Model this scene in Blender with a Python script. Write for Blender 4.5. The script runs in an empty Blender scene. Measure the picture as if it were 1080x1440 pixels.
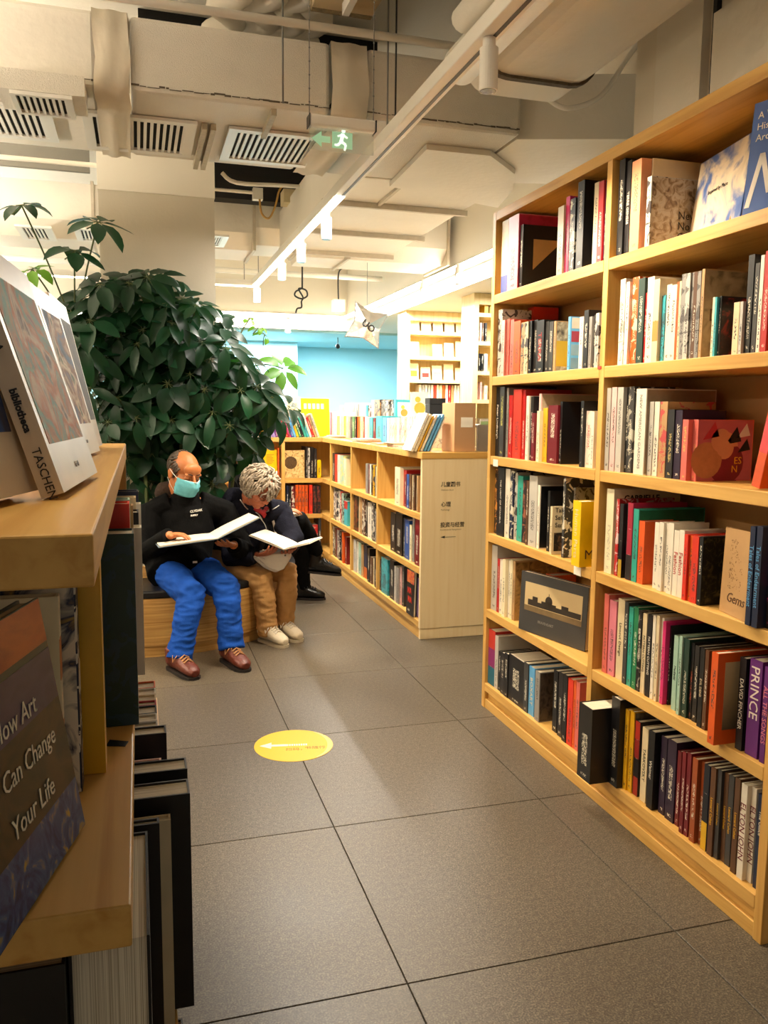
import bpy, bmesh, math, random
from mathutils import Vector, Matrix, noise
random.seed(7)
R = math.radians
scene = bpy.context.scene
C = scene.collection

# ------------------------------------------------------------------ camera
CAM_H = 1.42
FPX = 1155.92
YAW, PITCH, ROLL = 0.28955, 0.12069, 0.00973
CAM = Vector((0, 0, CAM_H))
_f = Vector((math.sin(YAW)*math.cos(PITCH), math.cos(YAW)*math.cos(PITCH), -math.sin(PITCH)))
_r = Vector((math.cos(YAW), -math.sin(YAW), 0)); _u = _r.cross(_f)
CR = math.cos(ROLL)*_r + math.sin(ROLL)*_u; CU = -math.sin(ROLL)*_r + math.cos(ROLL)*_u; CF = _f
cd = bpy.data.cameras.new('camera'); cd.sensor_fit = 'VERTICAL'; cd.sensor_height = 36; cd.lens = FPX/1440*36
cd.clip_start = 0.02; cd.clip_end = 100
cam = bpy.data.objects.new('camera', cd); C.objects.link(cam); scene.camera = cam
cam.matrix_world = Matrix(((CR.x, CU.x, -CF.x, 0), (CR.y, CU.y, -CF.y, 0), (CR.z, CU.z, -CF.z, CAM_H), (0, 0, 0, 1)))

def at(px, py, X=None, Y=None, Z=None):
    "the point where the view ray through a pixel meets the plane X=, Y= or Z="
    d = CF*FPX + CR*(px-540) - CU*(py-720)
    t = X/d.x if X is not None else (Y/d.y if Y is not None else (Z-CAM_H)/d.z)
    return CAM + d*t

# ------------------------------------------------------------------ world, light, exposure
w = bpy.data.worlds.new('world'); scene.world = w; w.use_nodes = True
w.node_tree.nodes['Background'].inputs[0].default_value = (1.0, 0.90, 0.76, 1)
w.node_tree.nodes['Background'].inputs[1].default_value = 0.13   # ambient fill, let in through an opening added behind the viewer
vs = scene.view_settings
vs.view_transform = 'Standard'; vs.look = 'None'; vs.gamma = 1; vs.use_curve_mapping = False
vs.exposure = 0.55
WARM = (1.0, 0.83, 0.60); NEUT = (1.0, 0.95, 0.86); COOL = (0.86, 0.95, 1.0)
def area_light(name, loc, size, power, col=WARM, rot=(0, 0, 0)):
    l = bpy.data.lights.new(name, 'AREA'); l.shape = 'RECTANGLE'; l.size, l.size_y = size; l.energy = power; l.color = col
    o = bpy.data.objects.new(name, l); C.objects.link(o); o.location = loc; o.rotation_euler = rot
    return o
def spot_light(name, loc, target, power, angle=70, blend=.6, col=WARM, size=.04):
    l = bpy.data.lights.new(name, 'SPOT'); l.energy = power; l.spot_size = R(angle); l.spot_blend = blend; l.color = col; l.shadow_soft_size = size
    o = bpy.data.objects.new(name, l); C.objects.link(o); o.location = loc
    o.rotation_euler = (Vector(target)-Vector(loc)).to_track_quat('-Z', 'Y').to_euler()
    return o
# the linear LED fixtures of the shop (their housings are built further down)
area_light('linear_lamp_glow', (1.1, 6.3, 2.56), (.06, 3.6), 75, NEUT)
area_light('linear_lamp_glow', (0.45, 8.05, 2.56), (1.3, .06), 40, NEUT)
area_light('linear_lamp_glow', (2.60, 8.2, 2.58), (.06, 4.6), 95, NEUT, (0, R(-25), 0))
area_light('linear_lamp_glow', (0.7, 10.75, 2.58), (3.6, .06), 90, NEUT, (R(25), 0, 0))
# added fill lights without fixtures, brightening the far blue room under its lowered ceiling
area_light('far_room_fill', (2.2, 12.0, 2.44), (2.6, .6), 170, COOL)
area_light('far_room_fill', (3.1, 8.0, 2.46), (.7, .5), 34, NEUT)
area_light('far_room_fill', (3.2, 6.5, 2.46), (.6, .5), 26, NEUT)
# added lights out of view: an up-and-down pendant left, a fill over the viewer
area_light('fill_pendant_up', (-1.62, 4.2, 2.36), (.07, 4.4), 175, (1.0, .9, .74), (0, R(172), 0))
area_light('fill_pendant_down', (-1.62, 4.2, 2.27), (.07, 4.4), 50, WARM)
area_light('fill_pendant_up', (-1.62, 8.9, 2.36), (.07, 3.0), 35, NEUT, (0, R(172), 0))
area_light('near_aisle_fill', (-.5, .9, 3.1), (.4, .4), 15, WARM)
# track spots; the last is added to brighten the island end panel
for (tx, ty, goal, pw, an) in ((1.1, 2.57, (1.85, 2.3, .9), 60, 105), (1.1, 3.7, (1.75, 3.1, .9), 60, 100), (1.1, 4.2, (0.35, 4.75, .6), 75, 62),
                               (1.1, 4.95, (1.7, 5.2, .6), 60, 80), (1.1, 4.6, (.72, 4.95, .75), 60, 50), (1.1, 6.2, (1.7, 6.6, .6), 60, 85), (1.1, 3.2, (.75, 2.6, 0), 16, 70), (1.1, 3.45, (2.0, 4.78, .75), 45, 50)):
    spot_light('track_and_fill_glow', (tx, ty, 2.34), goal, pw, an)

# ------------------------------------------------------------------ materials
MATS = {}
def nodes_of(name):
    m = bpy.data.materials.new(name); m.use_nodes = True; MATS[name] = m
    nt = m.node_tree; return m, nt, nt.nodes['Principled BSDF']
def setc(sock, c): sock.default_value = (c[0], c[1], c[2], 1)
def hexc(s):
    s = s.lstrip('#'); v = [int(s[i:i+2], 16)/255 for i in (0, 2, 4)]
    return tuple(x/12.92 if x <= .04045 else ((x+.055)/1.055)**2.4 for x in v)
def mat(name, col, rough=.5, var=.12, scale=6., bump=0., bscale=60., metal=0., spec=.5, stretch=(1, 1, 1), emit=0, alpha=None, trans=0):
    if name in MATS: return MATS[name]
    if isinstance(col, str): col = hexc(col)
    m, nt, b = nodes_of(name)
    b.inputs['Roughness'].default_value = rough; b.inputs['Metallic'].default_value = metal
    b.inputs['Specular IOR Level'].default_value = spec
    tc = nt.nodes.new('ShaderNodeTexCoord'); mp = nt.nodes.new('ShaderNodeMapping'); mp.inputs['Scale'].default_value = stretch
    nt.links.new(tc.outputs['Object'], mp.inputs[0])
    n = nt.nodes.new('ShaderNodeTexNoise'); n.inputs['Scale'].default_value = scale; n.inputs['Detail'].default_value = 5
    nt.links.new(mp.outputs[0], n.inputs['Vector'])
    mx = nt.nodes.new('ShaderNodeMix'); mx.data_type = 'RGBA'
    setc(mx.inputs[6], tuple(c*(1-var) for c in col)); setc(mx.inputs[7], tuple(min(1, c*(1+var)) for c in col))
    nt.links.new(n.outputs[0], mx.inputs[0]); nt.links.new(mx.outputs[2], b.inputs['Base Color'])
    if bump:
        n2 = nt.nodes.new('ShaderNodeTexNoise'); n2.inputs['Scale'].default_value = bscale; n2.inputs['Detail'].default_value = 4
        nt.links.new(mp.outputs[0], n2.inputs['Vector'])
        bp = nt.nodes.new('ShaderNodeBump'); bp.inputs['Strength'].default_value = bump; bp.inputs['Distance'].default_value = .01
        nt.links.new(n2.outputs[0], bp.inputs['Height']); nt.links.new(bp.outputs[0], b.inputs['Normal'])
    if emit:
        setc(b.inputs['Emission Color'], col); b.inputs['Emission Strength'].default_value = emit
    if trans:
        b.inputs['Transmission Weight'].default_value = trans
    if alpha is not None:
        b.inputs['Alpha'].default_value = alpha
    return m
def wood(name, axis, base='#DDB062', dark='#BE8A3E'):
    m, nt, b = nodes_of(name)
    b.inputs['Roughness'].default_value = .42; b.inputs['Specular IOR Level'].default_value = .35
    g = nt.nodes.new('ShaderNodeNewGeometry'); mp = nt.nodes.new('ShaderNodeMapping')
    s = [26., 26., 26.]; s[axis] = 1.3; mp.inputs['Scale'].default_value = s
    nt.links.new(g.outputs['Position'], mp.inputs[0])
    n = nt.nodes.new('ShaderNodeTexNoise'); n.inputs['Scale'].default_value = 1.6; n.inputs['Detail'].default_value = 6; n.inputs['Distortion'].default_value = .6
    nt.links.new(mp.outputs[0], n.inputs['Vector'])
    cr = nt.nodes.new('ShaderNodeValToRGB'); cr.color_ramp.elements[0].position = .25; cr.color_ramp.elements[1].position = .8
    cr.color_ramp.elements[0].color = (*hexc(dark), 1); cr.color_ramp.elements[1].color = (*hexc(base), 1)
    e = cr.color_ramp.elements.new(.5); e.color = (*[(p*.35+q*.65) for p, q in zip(hexc(dark), hexc(base))], 1)
    nt.links.new(n.outputs[0], cr.inputs[0]); nt.links.new(cr.outputs[0], b.inputs['Base Color'])
    bp = nt.nodes.new('ShaderNodeBump'); bp.inputs['Strength'].default_value = .06; bp.inputs['Distance'].default_value = .004
    nt.links.new(n.outputs[0], bp.inputs['Height']); nt.links.new(bp.outputs[0], b.inputs['Normal'])
    return m
WX, WY, WZ = wood('pine_along_x', 0), wood('pine_along_y', 1), wood('pine_along_z', 2)
WPALE = wood('pale_birch', 2, '#EFDAB0', '#E6CC9A')
WALLW = mat('painted_wall', '#E4DAC8', .8, .04, 3, .15, 40)
DUCTW = mat('white_duct_paint', '#E9E1D2', .55, .07, 3, .25, 25)
DUCTM = mat('mesh_wrapped_insulation', '#E2DACB', .6, .10, 5, .5, 220)
CEILG = mat('ceiling_slab_paint', '#CFC9BC', .85, .08, 2, .3, 30)
DARK = mat('gap_shade', '#0B0A09', .8, .2)  # near-black tone painted in where gaps lie in shade
WHITE = mat('white_metal', '#E9E4DA', .4, .03)
GREYM = mat('grey_metal', '#777570', .4, .05, metal=.6)
BLACKM = mat('black_metal', '#0C0C0D', .45, .1)
BLUEW = mat('blue_wall_paint', '#A5DCE6', .75, .04, 3)
LEDM = mat('led_diffuser', '#FFF3DC', .5, .0, emit=14)
# floor tile: fine granite speckle under a soft polish
def tile_material():
    m, nt, b = nodes_of('granite_tile')
    g = nt.nodes.new('ShaderNodeNewGeometry')
    n1 = nt.nodes.new('ShaderNodeTexNoise'); n1.inputs['Scale'].default_value = 210; n1.inputs['Detail'].default_value = 3
    n2 = nt.nodes.new('ShaderNodeTexNoise'); n2.inputs['Scale'].default_value = 2.2; n2.inputs['Detail'].default_value = 6
    n3 = nt.nodes.new('ShaderNodeTexNoise'); n3.inputs['Scale'].default_value = 60; n3.inputs['Detail'].default_value = 6
    for n in (n1, n2, n3): nt.links.new(g.outputs['Position'], n.inputs['Vector'])
    cr = nt.nodes.new('ShaderNodeValToRGB'); el = cr.color_ramp.elements
    el[0].position = .28; el[0].color = (*hexc('#2C251C'), 1); el[1].position = .78; el[1].color = (*hexc('#9C907C'), 1)
    e = el.new(.5); e.color = (*hexc('#5E5446'), 1)
    ad = nt.nodes.new('ShaderNodeMath'); ad.operation = 'MULTIPLY_ADD'; ad.inputs[1].default_value = .75
    ml = nt.nodes.new('ShaderNodeMath'); ml.operation = 'MULTIPLY_ADD'; ml.inputs[1].default_value = .25; ml.inputs[2].default_value = 0
    nt.links.new(n3.outputs[0], ml.inputs[0]); nt.links.new(n1.outputs[0], ad.inputs[0]); nt.links.new(ml.outputs[0], ad.inputs[2])
    nt.links.new(ad.outputs[0], cr.inputs[0])
    mx = nt.nodes.new('ShaderNodeMix'); mx.data_type = 'RGBA'; mx.blend_type = 'MULTIPLY'; mx.inputs[0].default_value = .35
    nt.links.new(cr.outputs[0], mx.inputs[6]); nt.links.new(n2.outputs[0], mx.inputs[7])
    oi = nt.nodes.new('ShaderNodeObjectInfo'); mr = nt.nodes.new('ShaderNodeMapRange'); mr.inputs[3].default_value = .92; mr.inputs[4].default_value = 1.08
    nt.links.new(oi.outputs['Random'], mr.inputs[0])
    vm = nt.nodes.new('ShaderNodeVectorMath'); vm.operation = 'SCALE'; nt.links.new(mx.outputs[2], vm.inputs[0]); nt.links.new(mr.outputs[0], vm.inputs[3])
    nt.links.new(vm.outputs[0], b.inputs['Base Color'])
    rr = nt.nodes.new('ShaderNodeMapRange'); rr.inputs[3].default_value = .30; rr.inputs[4].default_value = .50
    nt.links.new(n2.outputs[0], rr.inputs[0]); nt.links.new(rr.outputs[0], b.inputs['Roughness'])
    bp = nt.nodes.new('ShaderNodeBump'); bp.inputs['Strength'].default_value = .12; bp.inputs['Distance'].default_value = .002
    nt.links.new(n1.outputs[0], bp.inputs['Height']); nt.links.new(bp.outputs[0], b.inputs['Normal'])
    return m
TILE = tile_material(); GROUT = mat('dark_grout', '#2C2822', .8, .1)

# ------------------------------------------------------------------ mesh helpers
class MB:
    "collects shapes, then links them as ONE mesh object"
    def __init__(s): s.v = []; s.f = []; s.mi = []; s.cur = 0
    def add(s, vs_, fs):
        o = len(s.v); s.v += [tuple(v) for v in vs_]; s.f += [tuple(i+o for i in f) for f in fs]; s.mi += [s.cur]*len(fs); return s
    def box(s, a, b, M=None):
        (x0, y0, z0), (x1, y1, z1) = a, b
        vs_ = [Vector(p) for p in ((x0, y0, z0), (x1, y0, z0), (x1, y1, z0), (x0, y1, z0), (x0, y0, z1), (x1, y0, z1), (x1, y1, z1), (x0, y1, z1))]
        if M: vs_ = [M @ v for v in vs_]
        return s.add(vs_, [(0, 3, 2, 1), (4, 5, 6, 7), (0, 1, 5, 4), (1, 2, 6, 5), (2, 3, 7, 6), (3, 0, 4, 7)])
    def prism(s, poly, ext):
        "polygon (3d points, counter-clockwise against ext) pushed along ext"
        n = len(poly); e = Vector(ext); p = [Vector(q) for q in poly]
        return s.add(p + [q+e for q in p], [tuple(range(n))[::-1], tuple(range(n, 2*n))] + [(i, (i+1) % n, n+(i+1) % n, n+i) for i in range(n)])
    def tube(s, pts, rad, n=8, sq=None, cap=True):
        "tube along points; rad one radius or one per point or (ra,rb) pairs"
        pts = [Vector(p) for p in pts]; k = len(pts)
        rs = rad if isinstance(rad, (list, tuple)) else [rad]*k
        up = Vector(sq) if sq else None
        rings = []; prev = None
        for i, p in enumerate(pts):
            d = (pts[min(i+1, k-1)]-pts[max(i-1, 0)]).normalized()
            ref = up if up is not None else (prev if prev is not None else (Vector((0, 0, 1)) if abs(d.z) < .9 else Vector((1, 0, 0))))
            a = d.cross(ref)
            if a.length < 1e-5: a = d.cross(Vector((.3, 1, .2)))
            a.normalize(); b_ = a.cross(d).normalized()
            if up is None: prev = b_
            r = rs[i]; ra, rb = r if isinstance(r, (list, tuple)) else (r, r)
            rings.append([p + a*(ra*math.cos(2*math.pi*j/n)) + b_*(rb*math.sin(2*math.pi*j/n)) for j in range(n)])
        vs_ = [v for rg in rings for v in rg]; fs = []
        for i in range(k-1):
            for j in range(n):
                fs.append((i*n+j, i*n+(j+1) % n, (i+1)*n+(j+1) % n, (i+1)*n+j))
        if cap: fs.append(tuple(range(n))[::-1]); fs.append(tuple((k-1)*n+j for j in range(n)))
        return s.add(vs_, fs)
    def ell(s, c, r, M=None, u=16, v=10):
        c = Vector(c); r = r if isinstance(r, (list, tuple)) else (r, r, r)
        vs_ = []; fs = []
        for i in range(1, v):
            t = math.pi*i/v
            for j in range(u):
                q = 2*math.pi*j/u
                vs_.append(Vector((r[0]*math.sin(t)*math.cos(q), r[1]*math.sin(t)*math.sin(q), r[2]*math.cos(t))))
        vs_ += [Vector((0, 0, r[2])), Vector((0, 0, -r[2]))]; T, B = len(vs_)-2, len(vs_)-1
        for i in range(v-2):
            for j in range(u): fs.append((i*u+j, (i+1)*u+j, (i+1)*u+(j+1) % u, i*u+(j+1) % u))
        for j in range(u): fs.append((T, j, (j+1) % u)); fs.append((B, (v-2)*u+(j+1) % u, (v-2)*u+j))
        if M: vs_ = [M @ p for p in vs_]
        return s.add([p+c for p in vs_], fs)
    def cyl(s, a, b, r, n=20): return s.tube([a, b], r, n)
    def obj(s, name, m, parent=None, smooth=False, bevel=0):
        me = bpy.data.meshes.new(name); me.from_pydata(s.v, [], s.f)
        for k in (m if isinstance(m, (list, tuple)) else [m]): me.materials.append(k)
        if any(s.mi): me.polygons.foreach_set('material_index', s.mi)
        if smooth: me.polygons.foreach_set('use_smooth', [True]*len(me.polygons))
        me.update()
        o = bpy.data.objects.new(name, me); C.objects.link(o)
        if parent is not None:
            o.parent = parent; o.matrix_parent_inverse = Matrix.Translation(-base_of(parent))
        if bevel:
            bv = o.modifiers.new('bevel', 'BEVEL'); bv.width = bevel; bv.segments = 2; bv.limit_method = 'ANGLE'
        return o
def base_of(o):
    p = Vector(o.location)
    if o.parent is not None: p = p + base_of(o.parent) + o.matrix_parent_inverse.to_translation()
    return p
def tag(o, label=None, cat=None, group=None, kind=None):
    if label: o['label'] = label
    if cat: o['category'] = cat
    if group: o['group'] = group
    if kind: o['kind'] = kind
    return o
def thing(name, label, cat, loc=(0, 0, 0), group=None):
    o = bpy.data.objects.new(name, None); C.objects.link(o); o.location = loc; o.empty_display_size = .05
    return tag(o, label, cat, group)
def box(name, a, b, m, parent=None, bevel=0):
    a, b = tuple(map(min, zip(a, b))), tuple(map(max, zip(a, b)))
    return MB().box(a, b).obj(name, m, parent, bevel=bevel)
def text_mesh(body, size, align='LEFT', extrude=0.0004, valign='BOTTOM_BASELINE', bold=0., shear=0., spacing=1.):
    cu = bpy.data.curves.new('lettering', 'FONT'); cu.body = body; cu.size = size; cu.align_x = align
    cu.align_y = valign; cu.extrude = extrude; cu.offset = bold; cu.resolution_u = 2; cu.shear = shear; cu.space_character = spacing
    o = bpy.data.objects.new('lettering', cu); C.objects.link(o)
    bpy.context.view_layer.update()
    me = bpy.data.meshes.new_from_object(o.evaluated_get(bpy.context.evaluated_depsgraph_get()))
    bpy.data.objects.remove(o); bpy.data.curves.remove(cu); me.name = 'lettering'
    return me
def put_text(body, size, m, parent, origin, xdir, ydir, local=False, fit=None, **kw):
    "lettering as a part: text x axis along xdir, text up along ydir; fit = longest length in metres"
    me = text_mesh(body, size, **kw)
    me.materials.clear(); me.materials.append(m)
    x = Vector(xdir).normalized(); y = Vector(ydir).normalized(); z = x.cross(y)
    M = Matrix(((x.x, y.x, z.x, origin[0]), (x.y, y.y, z.y, origin[1]), (x.z, y.z, z.z, origin[2]), (0, 0, 0, 1)))
    if fit and len(me.vertices):
        xs = [v.co.x for v in me.vertices]; ln = max(xs)-min(xs)
        if ln > fit: M = M @ Matrix.Diagonal((fit/ln, 1, 1, 1))
    me.transform(M)
    o = bpy.data.objects.new('lettering', me); C.objects.link(o); o.parent = parent
    if not local: o.matrix_parent_inverse = Matrix.Translation(-base_of(parent))
    return o
# ------------------------------------------------------------------ setting
ZC = 3.5
XMIN, XMAX, YMIN, YMAX = -4.0, 5.5, -1.6, 13.5
fl = box('floor', (XMIN, YMIN, -.10), (XMAX, YMAX, -.005), GROUT); tag(fl, 'grey brown granite tile floor of the shop', None, kind='structure')
TXW, TYW = .780, .8135
tile_me = None
xs = [.6105+TXW*k for k in range(-7, 8)]; ys = [1.803+TYW*k for k in range(-5, 16)]
for i in range(len(xs)-1):
    for j in range(len(ys)-1):
        x0, x1, y0, y1 = xs[i], xs[i+1], ys[j], ys[j+1]
        if x1 < XMIN+.2 or x0 > XMAX-.2 or y1 < YMIN+.2 or y0 > YMAX-.2: continue
        if tile_me is None:
            g = .0016; hx, hy = TXW/2-g, TYW/2-g; b = .0012
            m_ = MB(); m_.add([(-hx, -hy, -.02), (hx, -hy, -.02), (hx, hy, -.02), (-hx, hy, -.02), (-hx, -hy, -b), (hx, -hy, -b), (hx, hy, -b), (-hx, hy, -b),
                               (-hx+b, -hy+b, 0), (hx-b, -hy+b, 0), (hx-b, hy-b, 0), (-hx+b, hy-b, 0)],
                              [(0, 3, 2, 1), (8, 9, 10, 11)] + [(k, (k+1) % 4, 4+(k+1) % 4, 4+k) for k in range(4)] + [(4+k, 4+(k+1) % 4, 8+(k+1) % 4, 8+k) for k in range(4)])
            t = m_.obj('tile', TILE, fl); tile_me = t.data
        else:
            t = bpy.data.objects.new('tile', tile_me); C.objects.link(t); t.parent = fl
        t.location = ((x0+x1)/2, (y0+y1)/2, 0)
tag(box('ceiling', (XMIN, YMIN, ZC), (XMAX, YMAX, ZC+.1), CEILG), 'grey painted ceiling slab above the ducts', None, kind='structure')
tag(box('wall_left', (XMIN-.1, YMIN, 0), (XMIN, YMAX, ZC), WALLW), 'plain cream wall on the left', None, kind='structure')
tag(box('wall_rear', (XMIN, YMIN-.1, 0), (XMAX, YMIN, .45), WALLW), 'low cream rear wall, its upper part left open to admit fill light', None, kind='structure')  # wall kept low so that added fill light enters from behind
tag(box('wall_right', (XMAX, YMIN, 0), (XMAX+.1, YMAX, ZC), BLUEW), 'pale blue wall on the far right', None, kind='structure')
tag(box('wall_back', (XMIN, YMAX, 0), (XMAX, YMAX+.1, ZC), BLUEW), 'light blue wall of the far room', None, kind='structure')
# a return of the blue wall, nearer than the back wall, left of the recess
tag(box('wall_return', (XMIN, 12.6, 0), (2.35, YMAX, 2.5), BLUEW), 'shaded blue return of the far wall', None, kind='structure')
# lowered ceilings with white fascias
SOF = mat('white_soffit_paint', '#E4DCCB', .7, .03, 3); SOFB = mat('soffit_painted_bounce', '#A9D8E0', .7, .03, 3)  # the blue one has light bounced off the blue walls painted in
tag(box('trim_1', (2.72, 4.6, 2.5), (XMAX, YMAX, ZC), SOF), 'white lowered ceiling beam along the right', None, kind='structure')
tag(box('trim_2', (XMIN, 10.95, 2.5), (2.72, YMAX, ZC), SOF), 'white lowered ceiling beam across the far end', None, kind='structure')
tag(box('ceiling_far', (XMIN, 11.05, 2.47), (XMAX, YMAX, 2.5), SOFB), 'lowered ceiling of the far room with blue bounce light painted in', None, kind='structure')
# the square column in the planter, with a brighter collar at its head
COLX0, COLX1, COLY = -.206, .504, 5.6
cm = mat('grey_beige_column_paint', '#C9BFAB', .8, .05, 3, .12, 50)
col = thing('wall_column', None, None, (.15, COLY, 0)); tag(col, 'square grey beige column rising behind the big plant', None, kind='structure')
box('column_shaft', (COLX0, COLY, 0), (COLX1, COLY+.70, 2.78), cm, col)
box('column_collar', (COLX0-.004, COLY-.004, 2.78), (COLX1+.004, COLY+.704, ZC), SOF, col)
# shaft wall above and behind the tall bookcase
sh = thing('wall_shaft', None, None, (2.1, 2.6, 0)); tag(sh, 'white boxed shaft wall behind the tall bookcase', None, kind='structure')
box('shaft_face', (2.02, 1.0, 0), (2.2, 3.17, ZC), WALLW, sh)
box('shaft_panel', (1.985, 2.70, 2.50), (2.02, 2.98, ZC), DUCTW, sh)
box('shaft_panel', (1.985, 2.33, 2.52), (2.02, 2.64, 2.83), DUCTW, sh)
box('shaft_strip', (2.0, 2.645, 2.3), (2.03, 2.665, ZC), BLACKM, sh)
box('shaft_strip', (2.0, 2.99, 2.5), (2.03, 3.0, ZC), GREYM, sh)

# ------------------------------------------------------------------ tall bookcase on the right
BX, BD, BT = 1.575, .34, .04       # front plane, depth, board thickness
SH = [.125, .49, .857, 1.222, 1.588, 1.957]   # shelf tops, bottom to top
BY0, BYD, BY1 = 1.685, 2.607, 3.585           # near end, divider, far end
bc = thing('tall_bookcase', 'tall pine bookcase with six shelves and two bays on the right', 'bookcase', (BX+BD/2, 2.6, 0))
box('side_panel', (BX, BY1-.032, 0), (BX+BD, BY1, 2.326), WZ, bc, .002)
box('side_panel', (BX, BY0, 0), (BX+BD, BY0+.032, 2.326), WZ, bc, .002)
box('divider', (BX, BYD-.016, .085), (BX+BD, BYD+.016, 2.286), WZ, bc, .002)
box('top_board', (BX, BY0+.033, 2.286), (BX+BD, BY1-.033, 2.326), WY, bc, .002)
box('back_panel', (BX+BD-.012, BY0+.033, .09), (BX+BD, BY1-.033, 2.285), mat('back_board', '#B98D52', .6, .1), bc)
for z in SH:
    for (a, b) in ((BY0+.033, BYD-.017), (BYD+.017, BY1-.033)):
        box('shelf', (BX, a, z-BT), (BX+BD-.013, b, z), WY, bc, .002)
box('kick_board', (BX+.02, BY0+.033, 0.004), (BX+.04, BY1-.033, .085), WY, bc, .002)
box('floor_runner', (BX+.004, BY0+.033, .0), (BX+.02, BY1-.033, .045), WY, bc, .002)
TAGW = mat('paper_tag', '#EFE9DC', .6, .03)
for (px, py) in ((697, 651), (812, 803)):
    p = at(px, py, X=BX-.001); box('shelf_tag', (BX-.002, p.y-.026, p.z-.016), (BX-.0005, p.y+.026, p.z+.016), TAGW, bc)
p = at(843, 517, X=BX-.001); box('shelf_sticker', (BX-.002, p.y-.012, p.z-.005), (BX-.0005, p.y+.012, p.z+.005), mat('red_sticker', '#C8321E', .5), bc)

# ------------------------------------------------------------------ low island bookcase with the signs
LX, LY0, LH = 1.66, 4.763, 1.178
LBAY = [4.763, 5.755, 6.535, 7.30]
LSH = [.115, .455, .795]
LW = 2.35
isl = thing('island_bookcase', 'low pale island bookcase with printed signs on its end panel', 'bookcase', ((LX+LW)/2, 6.0, 0))
box('end_panel', (LX+.001, LY0, .07), (LW, LY0+.03, LH-.041), WPALE, isl, .002)
box('end_plinth', (LX+.004, LY0+.006, 0), (LW-.004, LY0+.03, .068), WPALE, isl, .002)
box('top_board', (LX-.004, LY0-.004, LH-.04), (LW, 8.95, LH), WX, isl, .002)
box('far_panel', (LX+.4, 8.90, 0), (LW, 8.93, LH-.041), WPALE, isl)
for y in LBAY[1:3]: box('divider', (LX, y-.016, .075), (LX+.33, y+.016, LH-.041), WZ, isl, .002)
box('divider', (LX, LBAY[3]-.016, .075), (LX+.33, LBAY[3]+.016, LH-.041), WZ, isl, .002)
box('back_panel', (LX+.331, LY0+.031, .075), (LX+.345, LBAY[3]+.3, LH-.041), WZ, isl)
for z in LSH:
    for k in range(3):
        a, b = LBAY[k]+(.031 if k == 0 else .017), LBAY[k+1]-.017
        box('shelf', (LX, a, z-.04), (LX+.33, b, z), WY, isl, .002)
box('kick_board', (LX+.008, LY0+.031, 0), (LX+.03, LBAY[3]+.28, .074), WY, isl, .002)
INK = mat('sign_ink', '#2A211A', .6, .1); INKG = mat('faint_sign_ink', '#8A7556', .6, .1)
for (t, px, py, s, k, lb) in (('儿童图书', 620, 684, .034, INK, .128), ("Children's Book", 620, 690, .013, INKG, .098), ('心理', 620, 712, .034, INK, .064), ('Psychology', 620, 718, .013, INKG, .072),
                       ('投资与经营', 619, 741, .034, INK, .16), ('Investment & Management', 619, 746, .013, INKG, .175)):
    p = at(px, py, Y=LY0); put_text(t, s, k, isl, (p.x, LY0-.0006, p.z), (1, 0, 0), (0, 0, 1), fit=lb, bold=.0004 if k is INK else 0)
p = at(619.5, 755.5, Y=LY0)
m_ = MB(); m_.prism([(p.x, LY0, p.z), (p.x+.028, LY0, p.z-.008), (p.x+.028, LY0, p.z+.008)], (0, -.001, 0)); m_.box((p.x+.028, LY0-.001, p.z-.0012), (p.x+.1, LY0, p.z+.0012))
m_.obj('printed_arrow', INK, isl)
# corner unit that turns to face the viewer
KY = 7.62
ku = thing('corner_bookcase', 'low pine corner bookcase facing the viewer behind the readers', 'bookcase', (1.2, KY+.17, 0))
KX = [.55, 1.285, LX+.0]
for x in KX[:2]: box('divider', (x-.016, KY, .075), (x+.016, KY+.33, LH-.041), WZ, ku, .002)
box('top_board', (KX[0]-.03, KY-.004, LH-.04), (LX-.005, KY+.34, LH), WX, ku, .002)
box('back_panel', (KX[0], KY+.331, .075), (LX+.3, KY+.345, LH-.041), WZ, ku)
for z in LSH:
    for k in range(2):
        a, b = KX[k]+.017, (KX[k+1]-.017 if k == 0 else LX+.3)
        m_ = MB(); m_.box((a, KY, z-.04), (b if k == 0 else LX-.003, KY+.33, z))
        if k == 1: m_.prism([(LX-.002, KY, z-.04), (LX-.002, LBAY[3]+.02, z-.04), (LX+.33, LBAY[3]+.02, z-.04), (LX+.33, KY+.32, z-.04), (LX-.002, KY+.32, z-.04)], (0, 0, .04))
        m_.obj('shelf', WX, ku)
box('kick_board', (KX[0], KY+.012, 0), (LX+.02, KY+.03, .074), WX, ku, .002)

# ------------------------------------------------------------------ left bookcase, cut off beside the viewer
FX = -.02                        # front edge
FY0, FY1 = .665, 2.30
FZ = [.26, .625, .985, 1.33]     # board tops
lc = thing('left_bookcase', 'open pine bookcase with thick boards close on the left', 'bookcase', (-.25, 1.4, 0))
for z, xf, y0 in zip(FZ, (.03, .03, -.017, -.034), (.72, .72, .715, .63)): box('shelf', (FX-.42, y0, z-.04), (xf, FY1, z), WY, lc, .002)
box('side_panel', (FX-.42, FY1+.001, 0), (-.036, FY1+.03, 1.33), WZ, lc)
box('back_panel', (FX-.435, FY0, 0), (FX-.421, FY1+.03, 1.33), WZ, lc)
p = at(163, 1043, Z=.985)
MB().prism([(p.x-.012, p.y-.012, .985), (p.x+.012, p.y-.02, .985), (p.x+.016, p.y-.004, .985), (p.x-.008, p.y+.008, .985)], (0, 0, .0006)).obj('black_mark', BLACKM, lc)

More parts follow.
